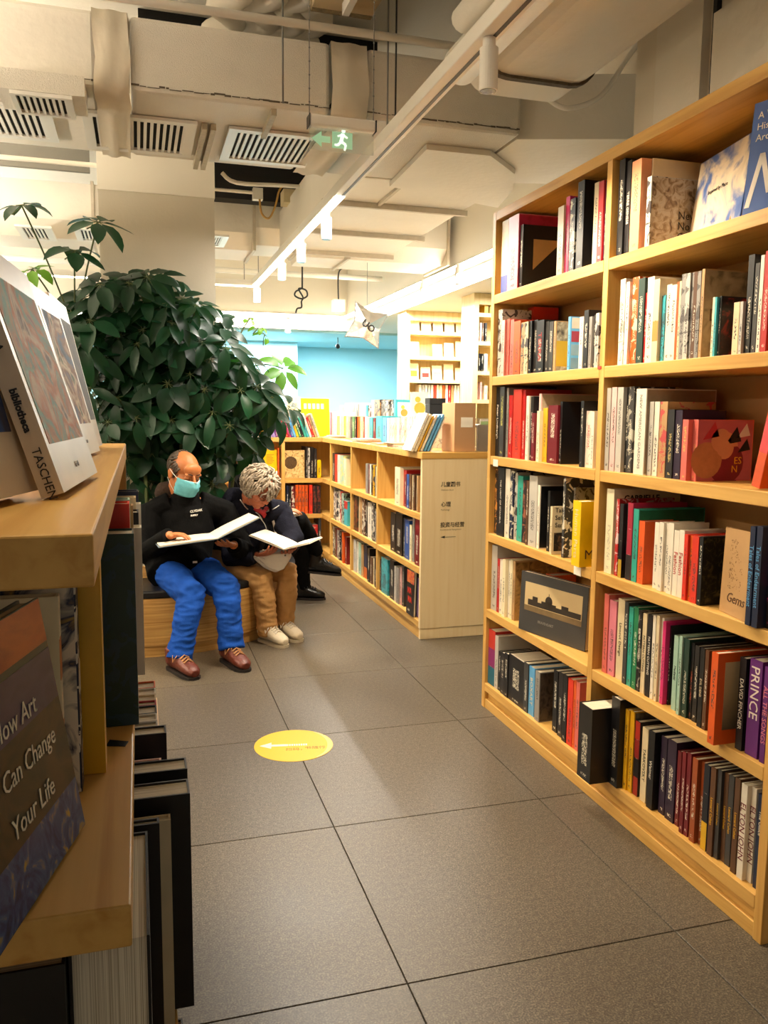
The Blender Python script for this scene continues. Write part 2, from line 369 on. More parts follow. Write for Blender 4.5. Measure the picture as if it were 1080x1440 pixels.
# ------------------------------------------------------------------ yellow floor sticker
YEL = mat('yellow_vinyl', '#D8B000', .45, .05, 4)
sp = (at(357, 1048, Z=0)+at(469, 1048, Z=0))/2; sr = .168
st = thing('floor_sticker', 'round yellow floor sticker with a white arrow on the grey tiles', 'sticker', (sp.x, sp.y, 0))
MB().cyl((sp.x, sp.y, .0), (sp.x, sp.y, .0012), sr, 56).obj('vinyl_disc', YEL, st)
rd = (at(469, 1046, Z=0)-at(357, 1050, Z=0)).normalized(); rd.z = 0; fd = Vector((-rd.y, rd.x, 0))
def SP(a, b, z=.0012): return sp + rd*a + fd*b + Vector((0, 0, z))
m_ = MB(); m_.prism([SP(-.145, .0), SP(-.095, -.032), SP(-.095, .032)], (0, 0, .0006)); m_.prism([SP(-.095, -.010), SP(-.03, -.010), SP(-.03, .010), SP(-.095, .010)], (0, 0, .0006))
for k in range(9): m_.prism([SP(-.03+k*.01, -.009), SP(-.023+k*.01, -.009), SP(-.023+k*.01, .009), SP(-.03+k*.01, .009)], (0, 0, .0006))
m_.obj('white_arrow', mat('white_print', '#E9DFD2', .5, .02), st)
m_ = MB()   # worn pale crescent at the right rim
for k in range(14):
    a0, a1 = R(-55+k*8), R(-55+(k+1)*8); w0, w1 = [.024*math.cos(a-R(0))**2 for a in (a0, a1)]
    m_.prism([SP((sr-w0)*math.cos(a0), (sr-w0)*math.sin(a0)), SP((sr-.001)*math.cos(a0), (sr-.001)*math.sin(a0)), SP((sr-.001)*math.cos(a1), (sr-.001)*math.sin(a1)), SP((sr-w1)*math.cos(a1), (sr-w1)*math.sin(a1))], (0, 0, .0005))
m_.obj('worn_edge', mat('worn_vinyl', '#E3BE6E', .5, .05), st)
q = SP(-.035, -.055, .0013); put_text('扫码，', .030, mat('brown_print', '#7A5A10', .6), st, q, rd, fd, extrude=.0002)
q = SP(.045, -.045, .0013); put_text('书随行', .030, MATS['brown_print'], st, q, rd, fd, extrude=.0002)
# ------------------------------------------------------------------ books
def cover_material():
    "one cover paper for all books: colour from the object, ink from its property, small print down the spine"
    m, nt, b = nodes_of('book_cover_paper'); N = nt.nodes.new; L = nt.links.new
    oi = N('ShaderNodeObjectInfo'); at_ = N('ShaderNodeAttribute'); at_.attribute_type = 'OBJECT'; at_.attribute_name = 'ink'
    tc = N('ShaderNodeTexCoord'); sg = N('ShaderNodeSeparateXYZ'); L(tc.outputs['Generated'], sg.inputs[0])
    so = N('ShaderNodeSeparateXYZ'); L(tc.outputs['Object'], so.inputs[0])
    def math_(op, a, b2=None, c=None):
        n = N('ShaderNodeMath'); n.operation = op
        for i, x in enumerate((a, b2, c)):
            if x is None: continue
            if hasattr(x, 'name'): L(x, n.inputs[i])
            else: n.inputs[i].default_value = x
        return n.outputs[0]
    # letters: cell noise, squashed to letter size, inside a centre band of the spine
    cx = math_('MULTIPLY', so.outputs[0], 330.); cz = math_('MULTIPLY', so.outputs[2], 210.)
    rz = math_('MULTIPLY', oi.outputs['Random'], 97.)
    cb = N('ShaderNodeCombineXYZ'); L(cx, cb.inputs[0]); L(rz, cb.inputs[1]); L(cz, cb.inputs[2])
    n = N('ShaderNodeTexNoise'); n.inputs['Scale'].default_value = 1.; n.inputs['Detail'].default_value = 1.; L(cb.outputs[0], n.inputs['Vector'])
    let = math_('GREATER_THAN', n.outputs[0], .52)
    band = math_('LESS_THAN', math_('ABSOLUTE', math_('SUBTRACT', sg.outputs[0], .5)), .2)
    lo = math_('MULTIPLY_ADD', oi.outputs['Random'], .35, .12)
    zin = math_('MULTIPLY', math_('GREATER_THAN', sg.outputs[2], lo), math_('LESS_THAN', sg.outputs[2], math_('ADD', lo, .42)))
    foot = math_('MULTIPLY', math_('GREATER_THAN', sg.outputs[2], .05), math_('LESS_THAN', sg.outputs[2], .085))
    zz = math_('MAXIMUM', zin, foot)
    spine = math_('LESS_THAN', so.outputs[1], .0006)
    mask = math_('MULTIPLY', math_('MULTIPLY', let, band), math_('MULTIPLY', zz, spine))
    st_ = N('ShaderNodeAttribute'); st_.attribute_type = 'OBJECT'; st_.attribute_name = 'print'
    mask = math_('MULTIPLY', mask, st_.outputs['Fac'])
    # soft wear and colour drift
    n2 = N('ShaderNodeTexNoise'); n2.inputs['Scale'].default_value = 14.; n2.inputs['Detail'].default_value = 4; L(tc.outputs['Object'], n2.inputs['Vector'])
    mr = N('ShaderNodeMapRange'); mr.inputs[3].default_value = .82; mr.inputs[4].default_value = 1.15; L(n2.outputs[0], mr.inputs[0])
    vm = N('ShaderNodeVectorMath'); vm.operation = 'SCALE'; L(oi.outputs['Color'], vm.inputs[0]); L(mr.outputs[0], vm.inputs[3])
    # photograph-like mottling for picture covers
    ar = N('ShaderNodeAttribute'); ar.attribute_type = 'OBJECT'; ar.attribute_name = 'art'
    n3 = N('ShaderNodeTexNoise'); n3.inputs['Scale'].default_value = 28.; n3.inputs['Detail'].default_value = 5; n3.inputs['Distortion'].default_value = .8; L(tc.outputs['Object'], n3.inputs['Vector'])
    am = math_('MULTIPLY', math_('GREATER_THAN', n3.outputs[0], .53), ar.outputs['Fac'])
    m0 = N('ShaderNodeMix'); m0.data_type = 'RGBA'; L(am, m0.inputs[0]); L(vm.outputs[0], m0.inputs[6]); L(at_.outputs['Color'], m0.inputs[7])
    mx = N('ShaderNodeMix'); mx.data_type = 'RGBA'; L(mask, mx.inputs[0]); L(m0.outputs[2], mx.inputs[6]); L(at_.outputs['Color'], mx.inputs[7])
    L(mx.outputs[2], b.inputs['Base Color'])
    b.inputs['Roughness'].default_value = .38
    return m
COVER = cover_material()
def pages_material():
    m, nt, b = nodes_of('page_block')
    tc = nt.nodes.new('ShaderNodeTexCoord'); mp = nt.nodes.new('ShaderNodeMapping'); mp.inputs['Scale'].default_value = (900, 4, 4)
    nt.links.new(tc.outputs['Object'], mp.inputs[0]); n = nt.nodes.new('ShaderNodeTexNoise'); n.inputs['Scale'].default_value = 1; nt.links.new(mp.outputs[0], n.inputs['Vector'])
    cr = nt.nodes.new('ShaderNodeValToRGB'); cr.color_ramp.elements[0].color = (*hexc('#A8987A'), 1); cr.color_ramp.elements[1].color = (*hexc('#E8DEC6'), 1)
    cr.color_ramp.elements[0].position = .3; cr.color_ramp.elements[1].position = .6
    nt.links.new(n.outputs[0], cr.inputs[0]); nt.links.new(cr.outputs[0], b.inputs['Base Color']); b.inputs['Roughness'].default_value = .8
    return m
PAGES = pages_material()
PAL = dict(k='#131214', k2='#201D1E', w='#E6DDCB', c='#DCC9A2', cr='#E9DDB8', g='#8F8B85', lg='#BDB8AE', dg='#3B3A3A', r='#B5201F', r2='#D8341F', mr='#6E141D', o='#DE5A1B', ob='#9A4A22',
           y='#E0A91B', yb='#F0C400', p='#D97C8C', hp='#D92B72', mg='#B01E48', sa='#D96A5E', b='#1F4E9A', lb='#5FA5D6', nb='#16223F', t='#2F9E8C', gr='#1F7A4C', dgn='#1D3A30', pg='#9DBDAA',
           pu='#5E1E6E', dp='#2A1A33', tn='#B58E5E', bn='#5A3A22', pe='#E29A6E', pk='#E8B7B0', lv='#9A86C4', te='#3FA9B5')
CNAME = dict(k='black', k2='black', w='white', c='cream', cr='cream yellow', g='grey', lg='light grey', dg='dark grey', r='red', r2='bright red', mr='maroon', o='orange', ob='rust brown', y='golden yellow',
             yb='bright yellow', p='pink', hp='magenta', mg='crimson', sa='salmon pink', b='blue', lb='light blue', nb='navy', t='teal green', gr='green', dgn='dark green', pg='pale green', pu='purple', dp='dark purple',
             tn='tan', bn='brown', pe='peach', pk='pale pink', lv='lavender', te='turquoise')
ORD = ['first', 'second', 'third', 'fourth', 'fifth', 'sixth', 'seventh', 'eighth', 'ninth', 'tenth', 'eleventh', 'twelfth', 'thirteenth', 'fourteenth', 'fifteenth', 'sixteenth', 'seventeenth',
       'eighteenth', 'nineteenth', 'twentieth', 'twenty-first', 'twenty-second', 'twenty-third', 'twenty-fourth', 'twenty-fifth', 'twenty-sixth', 'twenty-seventh', 'twenty-eighth', 'twenty-ninth', 'thirtieth']
ORD += ['thirty-'+o for o in ORD[:9]] + ['fortieth'] + ['forty-'+o for o in ORD[:9]]
def inkof(c):
    l = hexc(PAL.get(c, c)); return (.72, .66, .52) if .3*l[0]+.59*l[1]+.11*l[2] < .16 else (.05, .04, .04)
FACE_R = -math.pi/2      # spine towards -x
FACE_C = 0.0             # spine towards -y
FACE_L = math.pi/2       # spine towards +x
def book(w_, h_, d_, loc, rz, col, label, group, tilt=0., lean=0., ink=None, prt=1., art=0., thick=.0028, title=None, tsize=None, tcol=None, tpos=.5, cover=None, name='book'):
    "a bound book: spine and two boards in one mesh, the page block its part; local x = thickness, y = depth, z = up, origin at the foot of the spine"
    t = min(thick, w_*.22); o = .003 if h_ > .12 else .0015
    m_ = MB(); m_.box((-w_/2, 0, 0), (w_/2, t, h_)); m_.box((-w_/2, t, 0), (-w_/2+t, d_, h_)); m_.box((w_/2-t, t, 0), (w_/2, d_, h_))
    b = m_.obj(name, COVER); b.location = loc
    b.rotation_euler = (Matrix.Rotation(rz, 4, 'Z') @ Matrix.Rotation(tilt, 4, 'Y') @ Matrix.Rotation(lean, 4, 'X')).to_euler()
    c = PAL.get(col, col); cc = hexc(c); b.color = (*cc, 1)
    b['ink'] = tuple(ink if ink else inkof(c)); b['print'] = float(prt); b['art'] = float(art)
    tag(b, label, 'book', group)
    pm = MB().box((-w_/2+t, t, o), (w_/2-t, d_-o, h_-o)).obj('pages', PAGES); pm.parent = b
    if title:
        tc_ = mat('foil_'+(tcol or 'w'), PAL.get(tcol or 'w'), .5, .02)
        s = tsize or w_*.62
        put_text(title, s, tc_, b, (s*-.36, -.0004, h_*tpos+0.0), (0, 0, -1), (1, 0, 0), local=True, align='CENTER', fit=h_*.86, extrude=.0003)
    if cover: cover(b, w_, h_, d_)
    return b
def plate(b, x, y0, y1, z0, z1, m_, name='cover_picture'):
    "flat print on the near board of a book"
    o = MB().box((x, y0, z0), (x+.0006, y1, z1)).obj(name, m_); o.parent = b; return o
def ctext(b, w_, body, size, col, y, z, fit=None, **kw):
    return put_text(body, size, mat('foil_'+col, PAL[col], .5, .02), b, (w_/2+.0008, y, z), (0, 1, 0), (0, 0, 1), local=True, fit=fit, extrude=.0003, **kw)
def pic(name, cols, scale=12., stretch=(1, 1, 1), rough=.4, dist=1.2, axis=None):
    "a printed picture: colour fields cut from noise"
    if name in MATS: return MATS[name]
    m, nt, b = nodes_of(name); b.inputs['Roughness'].default_value = rough
    tc = nt.nodes.new('ShaderNodeTexCoord'); mp = nt.nodes.new('ShaderNodeMapping'); mp.inputs['Scale'].default_value = stretch
    nt.links.new(tc.outputs['Object'], mp.inputs[0])
    n = nt.nodes.new('ShaderNodeTexNoise'); n.inputs['Scale'].default_value = scale; n.inputs['Detail'].default_value = 6; n.inputs['Distortion'].default_value = dist
    nt.links.new(mp.outputs[0], n.inputs['Vector'])
    src = n.outputs[0]
    if axis is not None:
        sp_ = nt.nodes.new('ShaderNodeSeparateXYZ'); nt.links.new(tc.outputs['Generated'], sp_.inputs[0])
        ma = nt.nodes.new('ShaderNodeMath'); ma.operation = 'MULTIPLY_ADD'; ma.inputs[1].default_value = .45
        nt.links.new(n.outputs[0], ma.inputs[0])
        mb = nt.nodes.new('ShaderNodeMath'); mb.operation = 'MULTIPLY'; mb.inputs[1].default_value = .6; nt.links.new(sp_.outputs[axis], mb.inputs[0]); nt.links.new(mb.outputs[0], ma.inputs[2]); src = ma.outputs[0]
    cr = nt.nodes.new('ShaderNodeValToRGB'); el = cr.color_ramp.elements; k = len(cols)
    lo, hi = (.3, .7) if axis is None else (.15, .85)
    el[0].position = lo; el[0].color = (*hexc(cols[0]), 1); el[1].position = hi; el[1].color = (*hexc(cols[-1]), 1)
    for i in range(1, k-1): e = el.new(lo+(hi-lo)*i/(k-1)); e.color = (*hexc(cols[i]), 1)
    nt.links.new(src, cr.inputs[0]); nt.links.new(cr.outputs[0], b.inputs['Base Color'])
    return m
def bookrow(items, Xf, zshelf, where, group, rz=FACE_R, Yf=None, hmax=.318, dmax=.3, lim=None, name='book'):
    "items: (colour, px left, px right at the foot, py of top[, options]); the pixel gives a direction, the shelf front gives the distance"
    specs = []
    for n, it in enumerate(items):
        col, x0, x1, yt = it[:4]; op = dict(it[4]) if len(it) > 4 else {}
        op.pop('tilt', None); ins = op.pop('ins', random.uniform(.012, .03)); behind = op.pop('behind', False)
        pl = dict(X=Xf+ins) if Yf is None else dict(Y=Yf+ins)
        def solve(px):
            y = 800.
            for _ in range(8):
                p = at(px, y, **pl); y = proj((p.x, p.y, zshelf))[1]
            return at(px, y, **pl)
        a, b = solve(x0), solve(x1); c = -1 if Yf is None else 1
        s0, s1 = (-a.y, -b.y) if Yf is None else (a.x, b.x)        # s runs to the viewer's right
        h_ = (at((x0+x1)/2, yt, X=Xf+ins) if Yf is None else at((x0+x1)/2, yt, Y=Yf+ins)).z-zshelf
        specs.append(dict(n=n, col=col, s0=s0, s1=s1, h=max(.08, min(hmax, h_)), ins=ins, op=op, behind=behind, d=op.pop('d', None), label=op.pop('label', None)))
    if lim is None and Yf is None:
        m_ = -sum(s['s0']+s['s1'] for s in specs)/2/len(specs)
        for (lo, hi) in ROWLIM.get(round(Xf, 3), []):
            if lo <= m_ <= hi: lim = (-hi, -lo)
    cur = lim[0]+.0008 if lim else -99
    for s in specs:
        if s['behind']:
            if lim and s['s0'] < lim[0]+.002: s['s1'] += lim[0]+.002-s['s0']; s['s0'] = lim[0]+.002
            continue
        w_ = max(.005, s['s1']-s['s0'])
        if s['s0'] < cur: s['s0'] = cur
        s['s1'] = max(s['s1'], s['s0']+w_*.75)
        cur = s['s1']+.0007
    if lim and cur > lim[1]:
        right = lim[1]-.0008
        for s in reversed(specs):
            if s['behind'] or s['s1'] <= right: 
                if not s['behind'] and s['s1'] <= right: break
                continue
            w_ = s['s1']-s['s0']; s['s1'] = right; s['s0'] = right-w_; right = s['s0']-.0007
    out = []
    for s in specs:
        d_ = s['d'] if s['d'] else max(.1, s['h']*random.uniform(.72, .84))
        s['d'] = min(d_, dmax-s['ins']-.002)
    for s in specs:
        if not s['behind']: continue
        for q in specs:
            if not q['behind'] and q['s0'] < s['s1']+.002 and q['s1'] > s['s0']-.002: q['d'] = min(q['d'], s['ins']-q['ins']-.004)
    for s in specs:
        w_ = s['s1']-s['s0']-.0006; m_ = (s['s0']+s['s1'])/2; h_ = s['h']; col = s['col']
        loc = (Xf+s['ins'], -m_, zshelf+.0005) if Yf is None else (m_, Yf+s['ins'], zshelf+.0005)
        sz = 'thick' if w_ > .04 else ('thin' if w_ < .016 else ('tall' if h_ > .27 else ('short' if h_ < .19 else 'medium')))
        lab = s['label'] or f"{sz} {CNAME[col]} book, {ORD[s['n']]} from left, {where}"
        out.append(book(w_, h_, s['d'], loc, rz, col, lab, group, name=name, **s['op']))
    return out
ROWLIM = {round(BX, 3): [(BYD+.017, BY1-.033), (BY0+.033, BYD-.017)], round(LX, 3): [(LBAY[0]+.031, LBAY[1]-.017), (LBAY[1]+.017, LBAY[2]-.017), (LBAY[2]+.017, LBAY[3]-.017)]}
def proj(P):
    d = Vector(P)-CAM; z = CF.dot(d); return 540+FPX*CR.dot(d)/z, 720-FPX*CU.dot(d)/z
GT = 'books in the tall bookcase'

# cover pictures ------------------------------------------------------
def cov_triangle(b, w_, h_, d_):
    o = MB().prism([(w_/2, .05, h_*.3), (w_/2, .05, h_*.78), (w_/2, .19, h_*.78)][::-1], (.0008, 0, 0)).obj('cover_picture', mat('tan_photo', '#A98553', .5, .2, 20)); o.parent = b
def cov_in(b, w_, h_, d_): ctext(b, w_, 'IN', .06, 'r', .07, h_*.7); ctext(b, w_, 'FR', .05, 'r', .07, h_*.56)
def cov_tallphoto(cols, nm):
    def f(b, w_, h_, d_): plate(b, w_/2, .004, d_-.004, .004, h_-.004, pic(nm, cols, 24))
    return f
def cov_station(b, w_, h_, d_):
    plate(b, w_/2, .004, d_-.004, .004, h_-.004, pic('station_photo', ['#3A3027', '#9E8D6E', '#D3C5A6'], 30)); plate(b, w_/2+.0006, .004, .06, .02, .12, mat('yellow_label', '#C9A02A', .5), 'label')
def cov_tealgrid(b, w_, h_, d_):
    cs = ['#6C8FA8', '#3E9DA6', '#7FA0B4', '#3FB3B0', '#94364A', '#3A8E9C', '#C9C2B4', '#6C8FA8']
    for i in range(4):
        for j in range(2): plate(b, w_/2, .006+j*.1, .1+j*.1, .006+i*h_/4, (i+1)*h_/4-.004, mat('swatch_%d' % (i*2+j), cs[i*2+j], .4, .2, 30))
def cov_window(b, w_, h_, d_):
    for i in range(3):
        for j in range(2): plate(b, w_/2, .12+j*.026, .142+j*.026, h_*.35+i*.034, h_*.35+i*.034+.028, mat('pane_print', '#A89B86', .5, .3, 30))
    plate(b, w_/2, .10, .2, h_*.2, h_*.33, pic('dim_print', ['#0d0d0d', '#4a4640', '#131313'], 40))
def cov_take(b, w_, h_, d_):
    for i, s in enumerate(('Take Your', 'Self', 'Seriously')): ctext(b, w_, s, .026, 'k2', .012, h_*.88-i*.03)
    plate(b, w_/2, .01, d_-.01, .012, h_*.45, pic('dark_portrait', ['#0c0a09', '#1a1512', '#7d5a3c'], 26))
def cov_martin(b, w_, h_, d_): ctext(b, w_, 'Martin', .05, 'bn', .02, .03)
def cov_peach(b, w_, h_, d_): ctext(b, w_, 'V', .05, 'bn', .05, h_*.62); ctext(b, w_, 'Paper', .014, 'bn', .05, h_*.9)
def cov_nordic(b, w_, h_, d_):
    plate(b, w_/2, .003, d_-.003, .003, h_-.003, pic('winter_branches', ['#4A3322', '#8F7A5C', '#B6A994', '#A79D8F'], 34))
    for i, s in enumerate(('New', 'Nordic', 'Gardens')): ctext(b, w_, s, .036, 'k', d_*.52, .10-i*.034, fit=.1)
def cov_gabrielle(b, w_, h_, d_): ctext(b, w_, 'GABRIELLE', .03, 'k', .04, h_-.042, bold=.0008)
def cov_portrait(b, w_, h_, d_):
    x = w_/2; k = d_-.004
    plate(b, x, .002, k, .002, h_-.002, mat('rose_print', '#B8606A', .35, .2, 20))
    o = MB().tube([(x+.0003, d_*.52, h_*.30), (x+.0011, d_*.52, h_*.30)], (.07, .055), 20).obj('cover_picture', mat('deep_rose_print', '#7E1F33', .35, .2, 18)); o.parent = b
    o = MB().tube([(x+.0003, d_*.17, h_*.34), (x+.0013, d_*.17, h_*.34)], (.03, .055), 18).obj('cover_picture', mat('hair_print', '#B07A55', .4, .3, 40)); o.parent = b
    o = MB().tube([(x+.0003, d_*.42, h_*.66), (x+.0014, d_*.42, h_*.66)], (.026, .036), 18).obj('cover_picture', mat('skin_print', '#C98F6B', .4, .2, 14)); o.parent = b
    o = MB().tube([(x+.0003, d_*.48, h_*.54), (x+.0016, d_*.48, h_*.54)], (.06, .018), 18).obj('cover_picture', MATS['skin_print']); o.parent = b
    for (yy, zz, s, c) in ((.66, .74, .034, '#141113'), (.86, .58, .026, '#141113'), (.26, .82, .034, '#B93442'), (.84, .82, .028, '#DDD3C6')):
        o = MB().prism([(x+.0004, d_*yy-s, h_*zz-s*.8), (x+.0004, d_*yy+s*.7, h_*zz-s*.5), (x+.0004, d_*yy+s*.2, h_*zz+s*.8)][::-1], (.001, 0, 0)).obj('cover_picture', mat('print_'+c[1:], c, .4)); o.parent = b
    ctext(b, w_+.003, 'ES', .03, 'y', d_*.66, h_*.28); ctext(b, w_+.003, 'N', .03, 'y', d_*.62, h_*.14)
def cov_damask(b, w_, h_, d_): plate(b, w_/2, .003, d_-.003, .003, h_-.003, pic('damask_print', ['#0F100D', '#17170F', '#5E5130'], 46))
def cov_orange_photo(b, w_, h_, d_):
    plate(b, w_/2, d_*.14, d_-.012, h_*.16, h_*.9, pic('hazy_desert_photo', ['#4A3A2C', '#B59A72', '#C9B08A'], 6, axis=2))
def cov_butterfly(b, w_, h_, d_):
    for s in (-1, 1):
        o = MB().prism([(w_/2, .10, h_*.18), (w_/2, .10+s*.05, h_*.22), (w_/2, .10+s*.035, h_*.15)][::s], (.0007, 0, 0)).obj('cover_picture', mat('silver_print', '#9A958C', .3)); o.parent = b
def cov_gold(nm, cols):
    def f(b, w_, h_, d_): plate(b, w_/2, .004, d_-.004, .004, h_-.004, pic(nm, cols, 18))
    return f
def cov_text(body, size, col, y, zf, **kw):
    def f(b, w_, h_, d_): ctext(b, w_, body, size, col, y, h_*zf, **kw)
    return f
def bands(*cs):
    "a spine of stacked colour fields"
    def f(b, w_, h_, d_):
        k = len(cs)
        for i, c in enumerate(cs):
            o = MB().box((-w_/2+.001, -.0006, h_*i/k+.001), (w_/2-.001, .0, h_*(i+1)/k-.001)).obj('spine_band', mat('band_'+c[1:], c, .45, .15, 30)); o.parent = b
    return f
def both(*fs):
    def f(b, w_, h_, d_):
        for g in fs: g(b, w_, h_, d_)
    return f

W = 'far bay of tall bookcase'
bookrow([('c', 704, 713, 308, dict(cover=bands('#4A5490', '#DCC9A2', '#DCC9A2', '#DCC9A2'))), ('p', 713, 727, 305, dict(cover=cov_gold('crimson_cover', ['#8E1238', '#B01E48', '#B8224C']))),
         ('k', 728, 733, 318, dict(cover=cov_triangle, d=.26)), ('c', 782, 790, 292), ('hp', 791, 798, 279, dict(tilt=-.02)), ('k2', 799, 806, 281, dict(art=1)),
         ('k', 809, 818, 257, dict(cover=cov_in, d=.22, title=None)), ('c', 832, 838, 259), ('r', 838, 845, 257), ('dp', 845, 849, 257)],
        BX, SH[5], 'top shelf, '+W, GT)
bookrow([('lg', 695, 703, 437, dict(art=1)), ('pk', 703, 708, 451), ('sa', 708, 713, 450), ('r2', 713, 720, 437, dict(ins=.17, d=.14, behind=True)), ('sa', 716, 721, 450), ('o', 721, 730, 452), ('tn', 731, 736, 454, dict(art=1)), ('c', 736, 741, 453, dict(art=1)),
         ('k', 741, 746, 452), ('k2', 746, 753, 451), ('k', 753, 763, 451, dict(title='TERRA', tcol='r')), ('dg', 763, 769, 453), ('dg', 769, 776, 453), ('tn', 777, 780, 452, dict(cover=cov_station, d=.2)),
         ('lb', 797, 800, 446, dict(cover=cov_tealgrid, d=.22)), ('w', 813, 818, 446), ('k', 819, 825, 437), ('g', 826, 830, 446), ('dg', 830, 834, 444), ('lg', 835, 840, 441, dict(art=1))],
        BX, SH[4], 'second shelf down, '+W, GT)
bookrow([('k', 696, 701, 543, dict(title='Peter Lindbergh', tcol='w', prt=0)), ('dg', 701, 707, 544, dict(ink=(.6, .55, .1))), ('g', 707, 711, 546), ('r', 714, 719, 556), ('r2', 720, 731, 548), ('r', 731, 736, 549), ('w', 738, 742, 557),
         ('k', 742, 747, 558), ('mr', 746, 750, 581, dict(ins=.012)), ('pk', 751, 755, 554, dict(ins=.03, d=.26, cover=cov_gold('beige_jacket', ['#B7A388', '#C2B094']))), ('cr', 753, 757, 578, dict(ins=.012)), ('y', 758, 766, 574, dict(d=.13)), ('k', 766, 769, 573), ('mr', 769, 782, 570, dict(d=.14, ins=.014)),
         ('k', 783, 787, 565, dict(cover=cov_window, d=.28)), ('k', 814, 818, 564), ('w', 819, 829, 578, dict(art=.3, ink=(.5, .1, .08))), ('w', 829, 833, 579)],
        BX, SH[3], 'third shelf down, '+W, GT)
bookrow([('k2', 694, 698, 659, dict(art=1, ink=(.6, .25, .05))), ('k', 698, 707, 657, dict(title='THE LIGHT OF ISTANBUL', tcol='w', prt=0, tsize=.018)), ('w', 707, 715, 659), ('nb', 715, 720, 662, dict(art=1)), ('lg', 720, 725, 664, dict(art=1)), ('t', 726, 733, 669),
         ('k2', 733, 738, 675, dict(art=1, ink=(.3, .1, .05))), ('bn', 738, 741, 676), ('lg', 742, 753, 669), ('w', 754, 757, 682, dict(cover=cov_gold('black_jacket', ['#0d0d0e', '#18171a']), d=.27)), ('k', 768, 771, 690), 
         ('c', 772, 775, 712, dict(cover=cov_take, d=.12, ins=.008)), ('dg', 789, 792, 672, dict(art=1, d=.2, tilt=.06)), ('g', 796, 799, 684, dict(ins=.05, d=.2, art=1)), ('yb', 803, 814, 704, dict(ins=-.028, d=.15, title='Human Parts', tcol='c', prt=0, cover=cov_martin))],
        BX, SH[2], 'fourth shelf down, '+W, GT)
bookrow([('lg', 687, 697, 766), ('r', 698, 701, 785), ('w', 701, 705, 786), ('cr', 705, 709, 786), ('w', 709, 713, 786), ('cr', 713, 717, 786), ('tn', 717, 721, 788, dict(cover=cov_gold('ochre_photo', ['#7A5A30', '#B98F4E', '#3A2A18']), d=.22)), ('o', 729, 740, 793, dict(ins=.18, d=.14))],
        BX, SH[1], 'fifth shelf down, '+W, GT)
bookrow([('r', 681, 693, 883, dict(cover=bands('#1F6478', '#8A2A6A', '#C2352A'))), ('lg', 694, 699, 893), ('k', 699, 703, 915), ('k2', 703, 708, 917), ('k', 708, 713, 918), ('k', 714, 735, 924), ('dg', 735, 741, 931), ('lb', 742, 750, 937, dict(title='BOXART', tcol='c', prt=0)), 
         ('g', 751, 757, 943, dict(cover=cov_gold('moon_jacket', ['#120E0C', '#57493C', '#1A1512']), d=.2)), ('k', 776, 782, 941), ('k2', 783, 789, 944), ('k', 789, 795, 947), ('r2', 796, 803, 953), ('o', 803, 807, 955), ('sa', 807, 812, 957)],
        BX, SH[0], 'bottom shelf, '+W, GT)
W = 'near bay of tall bookcase'
bookrow([('k', 866, 874, 224), ('k2', 876, 883, 229, dict(title='TERRE GENESE', tcol='w', prt=0)), ('pe', 884, 897, 228, dict(cover=cov_peach, d=.2)), ('c', 898, 901, 232, dict(ins=.05)), ('lg', 902, 910, 252, dict(cover=cov_nordic, d=.2, art=1))],
        BX, SH[5], 'top shelf, '+W, GT)
bookrow([('w', 868, 875, 394, dict(art=.5)), ('w', 876, 881, 398), ('o', 881, 893, 392, dict(art=1, ink=(.75, .6, .42))), ('dgn', 893, 902, 393), ('r', 903, 906, 413), ('w', 906, 915, 391), ('c', 915, 923, 394, dict(cover=bands('#DCC9A2', '#C98A3A', '#DCC9A2', '#DCC9A2'))), ('te', 924, 930, 417, dict(art=.6)), ('w', 930, 939, 402), ('w', 939, 947, 402),
         ('o', 947, 950, 398), ('c', 950, 953, 397), ('g', 953, 959, 387, dict(art=.8)), ('lg', 959, 965, 386, dict(art=.8)), ('g', 965, 970, 385, dict(art=.8)), ('bn', 970, 975, 384), ('g', 975, 980, 383, dict(art=.8)), ('tn', 981, 985, 380, dict(cover=both(cov_gold('horizon_jacket', ['#6A563C', '#A88C66', '#B79C78']), cov_text('DE', .05, 'bn', .02, .42)), d=.26)),
         ('cr', 998, 1001, 419), ('te', 1001, 1004, 419), ('k2', 1005, 1009, 418, dict(cover=cov_gold('red_figure_print', ['#15100F', '#2A1512', '#B02A1A']), d=.12)), ('c', 1028, 1036, 426), ('lg', 1037, 1041, 425), ('k', 1042, 1053, 361, dict(tilt=.05)), ('dg', 1055, 1061, 372, dict(tilt=.03)), ('w', 1062, 1067, 361), ('r', 1068, 1076, 355)],
        BX, SH[4], 'second shelf down, '+W, GT)
bookrow([('lg', 848, 855, 546), ('pk', 856, 863, 545), ('lg', 864, 872, 545), ('k', 873, 877, 546), ('dg', 877, 887, 544, dict(art=.6)), ('w', 890, 904, 547, dict(cover=cov_gold('fawn_jacket', ['#8E7A62', '#9E8A70']), d=.27, title='NEW AMERICAN GARDENS', tcol='g', prt=0, tsize=.02)), ('lg', 907, 915, 565), ('w', 916, 923, 565), ('tn', 924, 934, 565, dict(art=1, ink=(.5, .06, .06))), 
         ('k2', 935, 944, 576, dict(ink=(.6, .45, .15))), ('dp', 945, 955, 577), ('k', 938, 942, 551, dict(ins=.19, d=.12, behind=True)), ('sa', 956, 964, 590, dict(ink=(.7, .5, .1))), ('sa', 965, 974, 590, dict(cover=cov_portrait, d=.2, ink=(.7, .5, .1)))],
        BX, SH[3], 'third shelf down, '+W, GT)
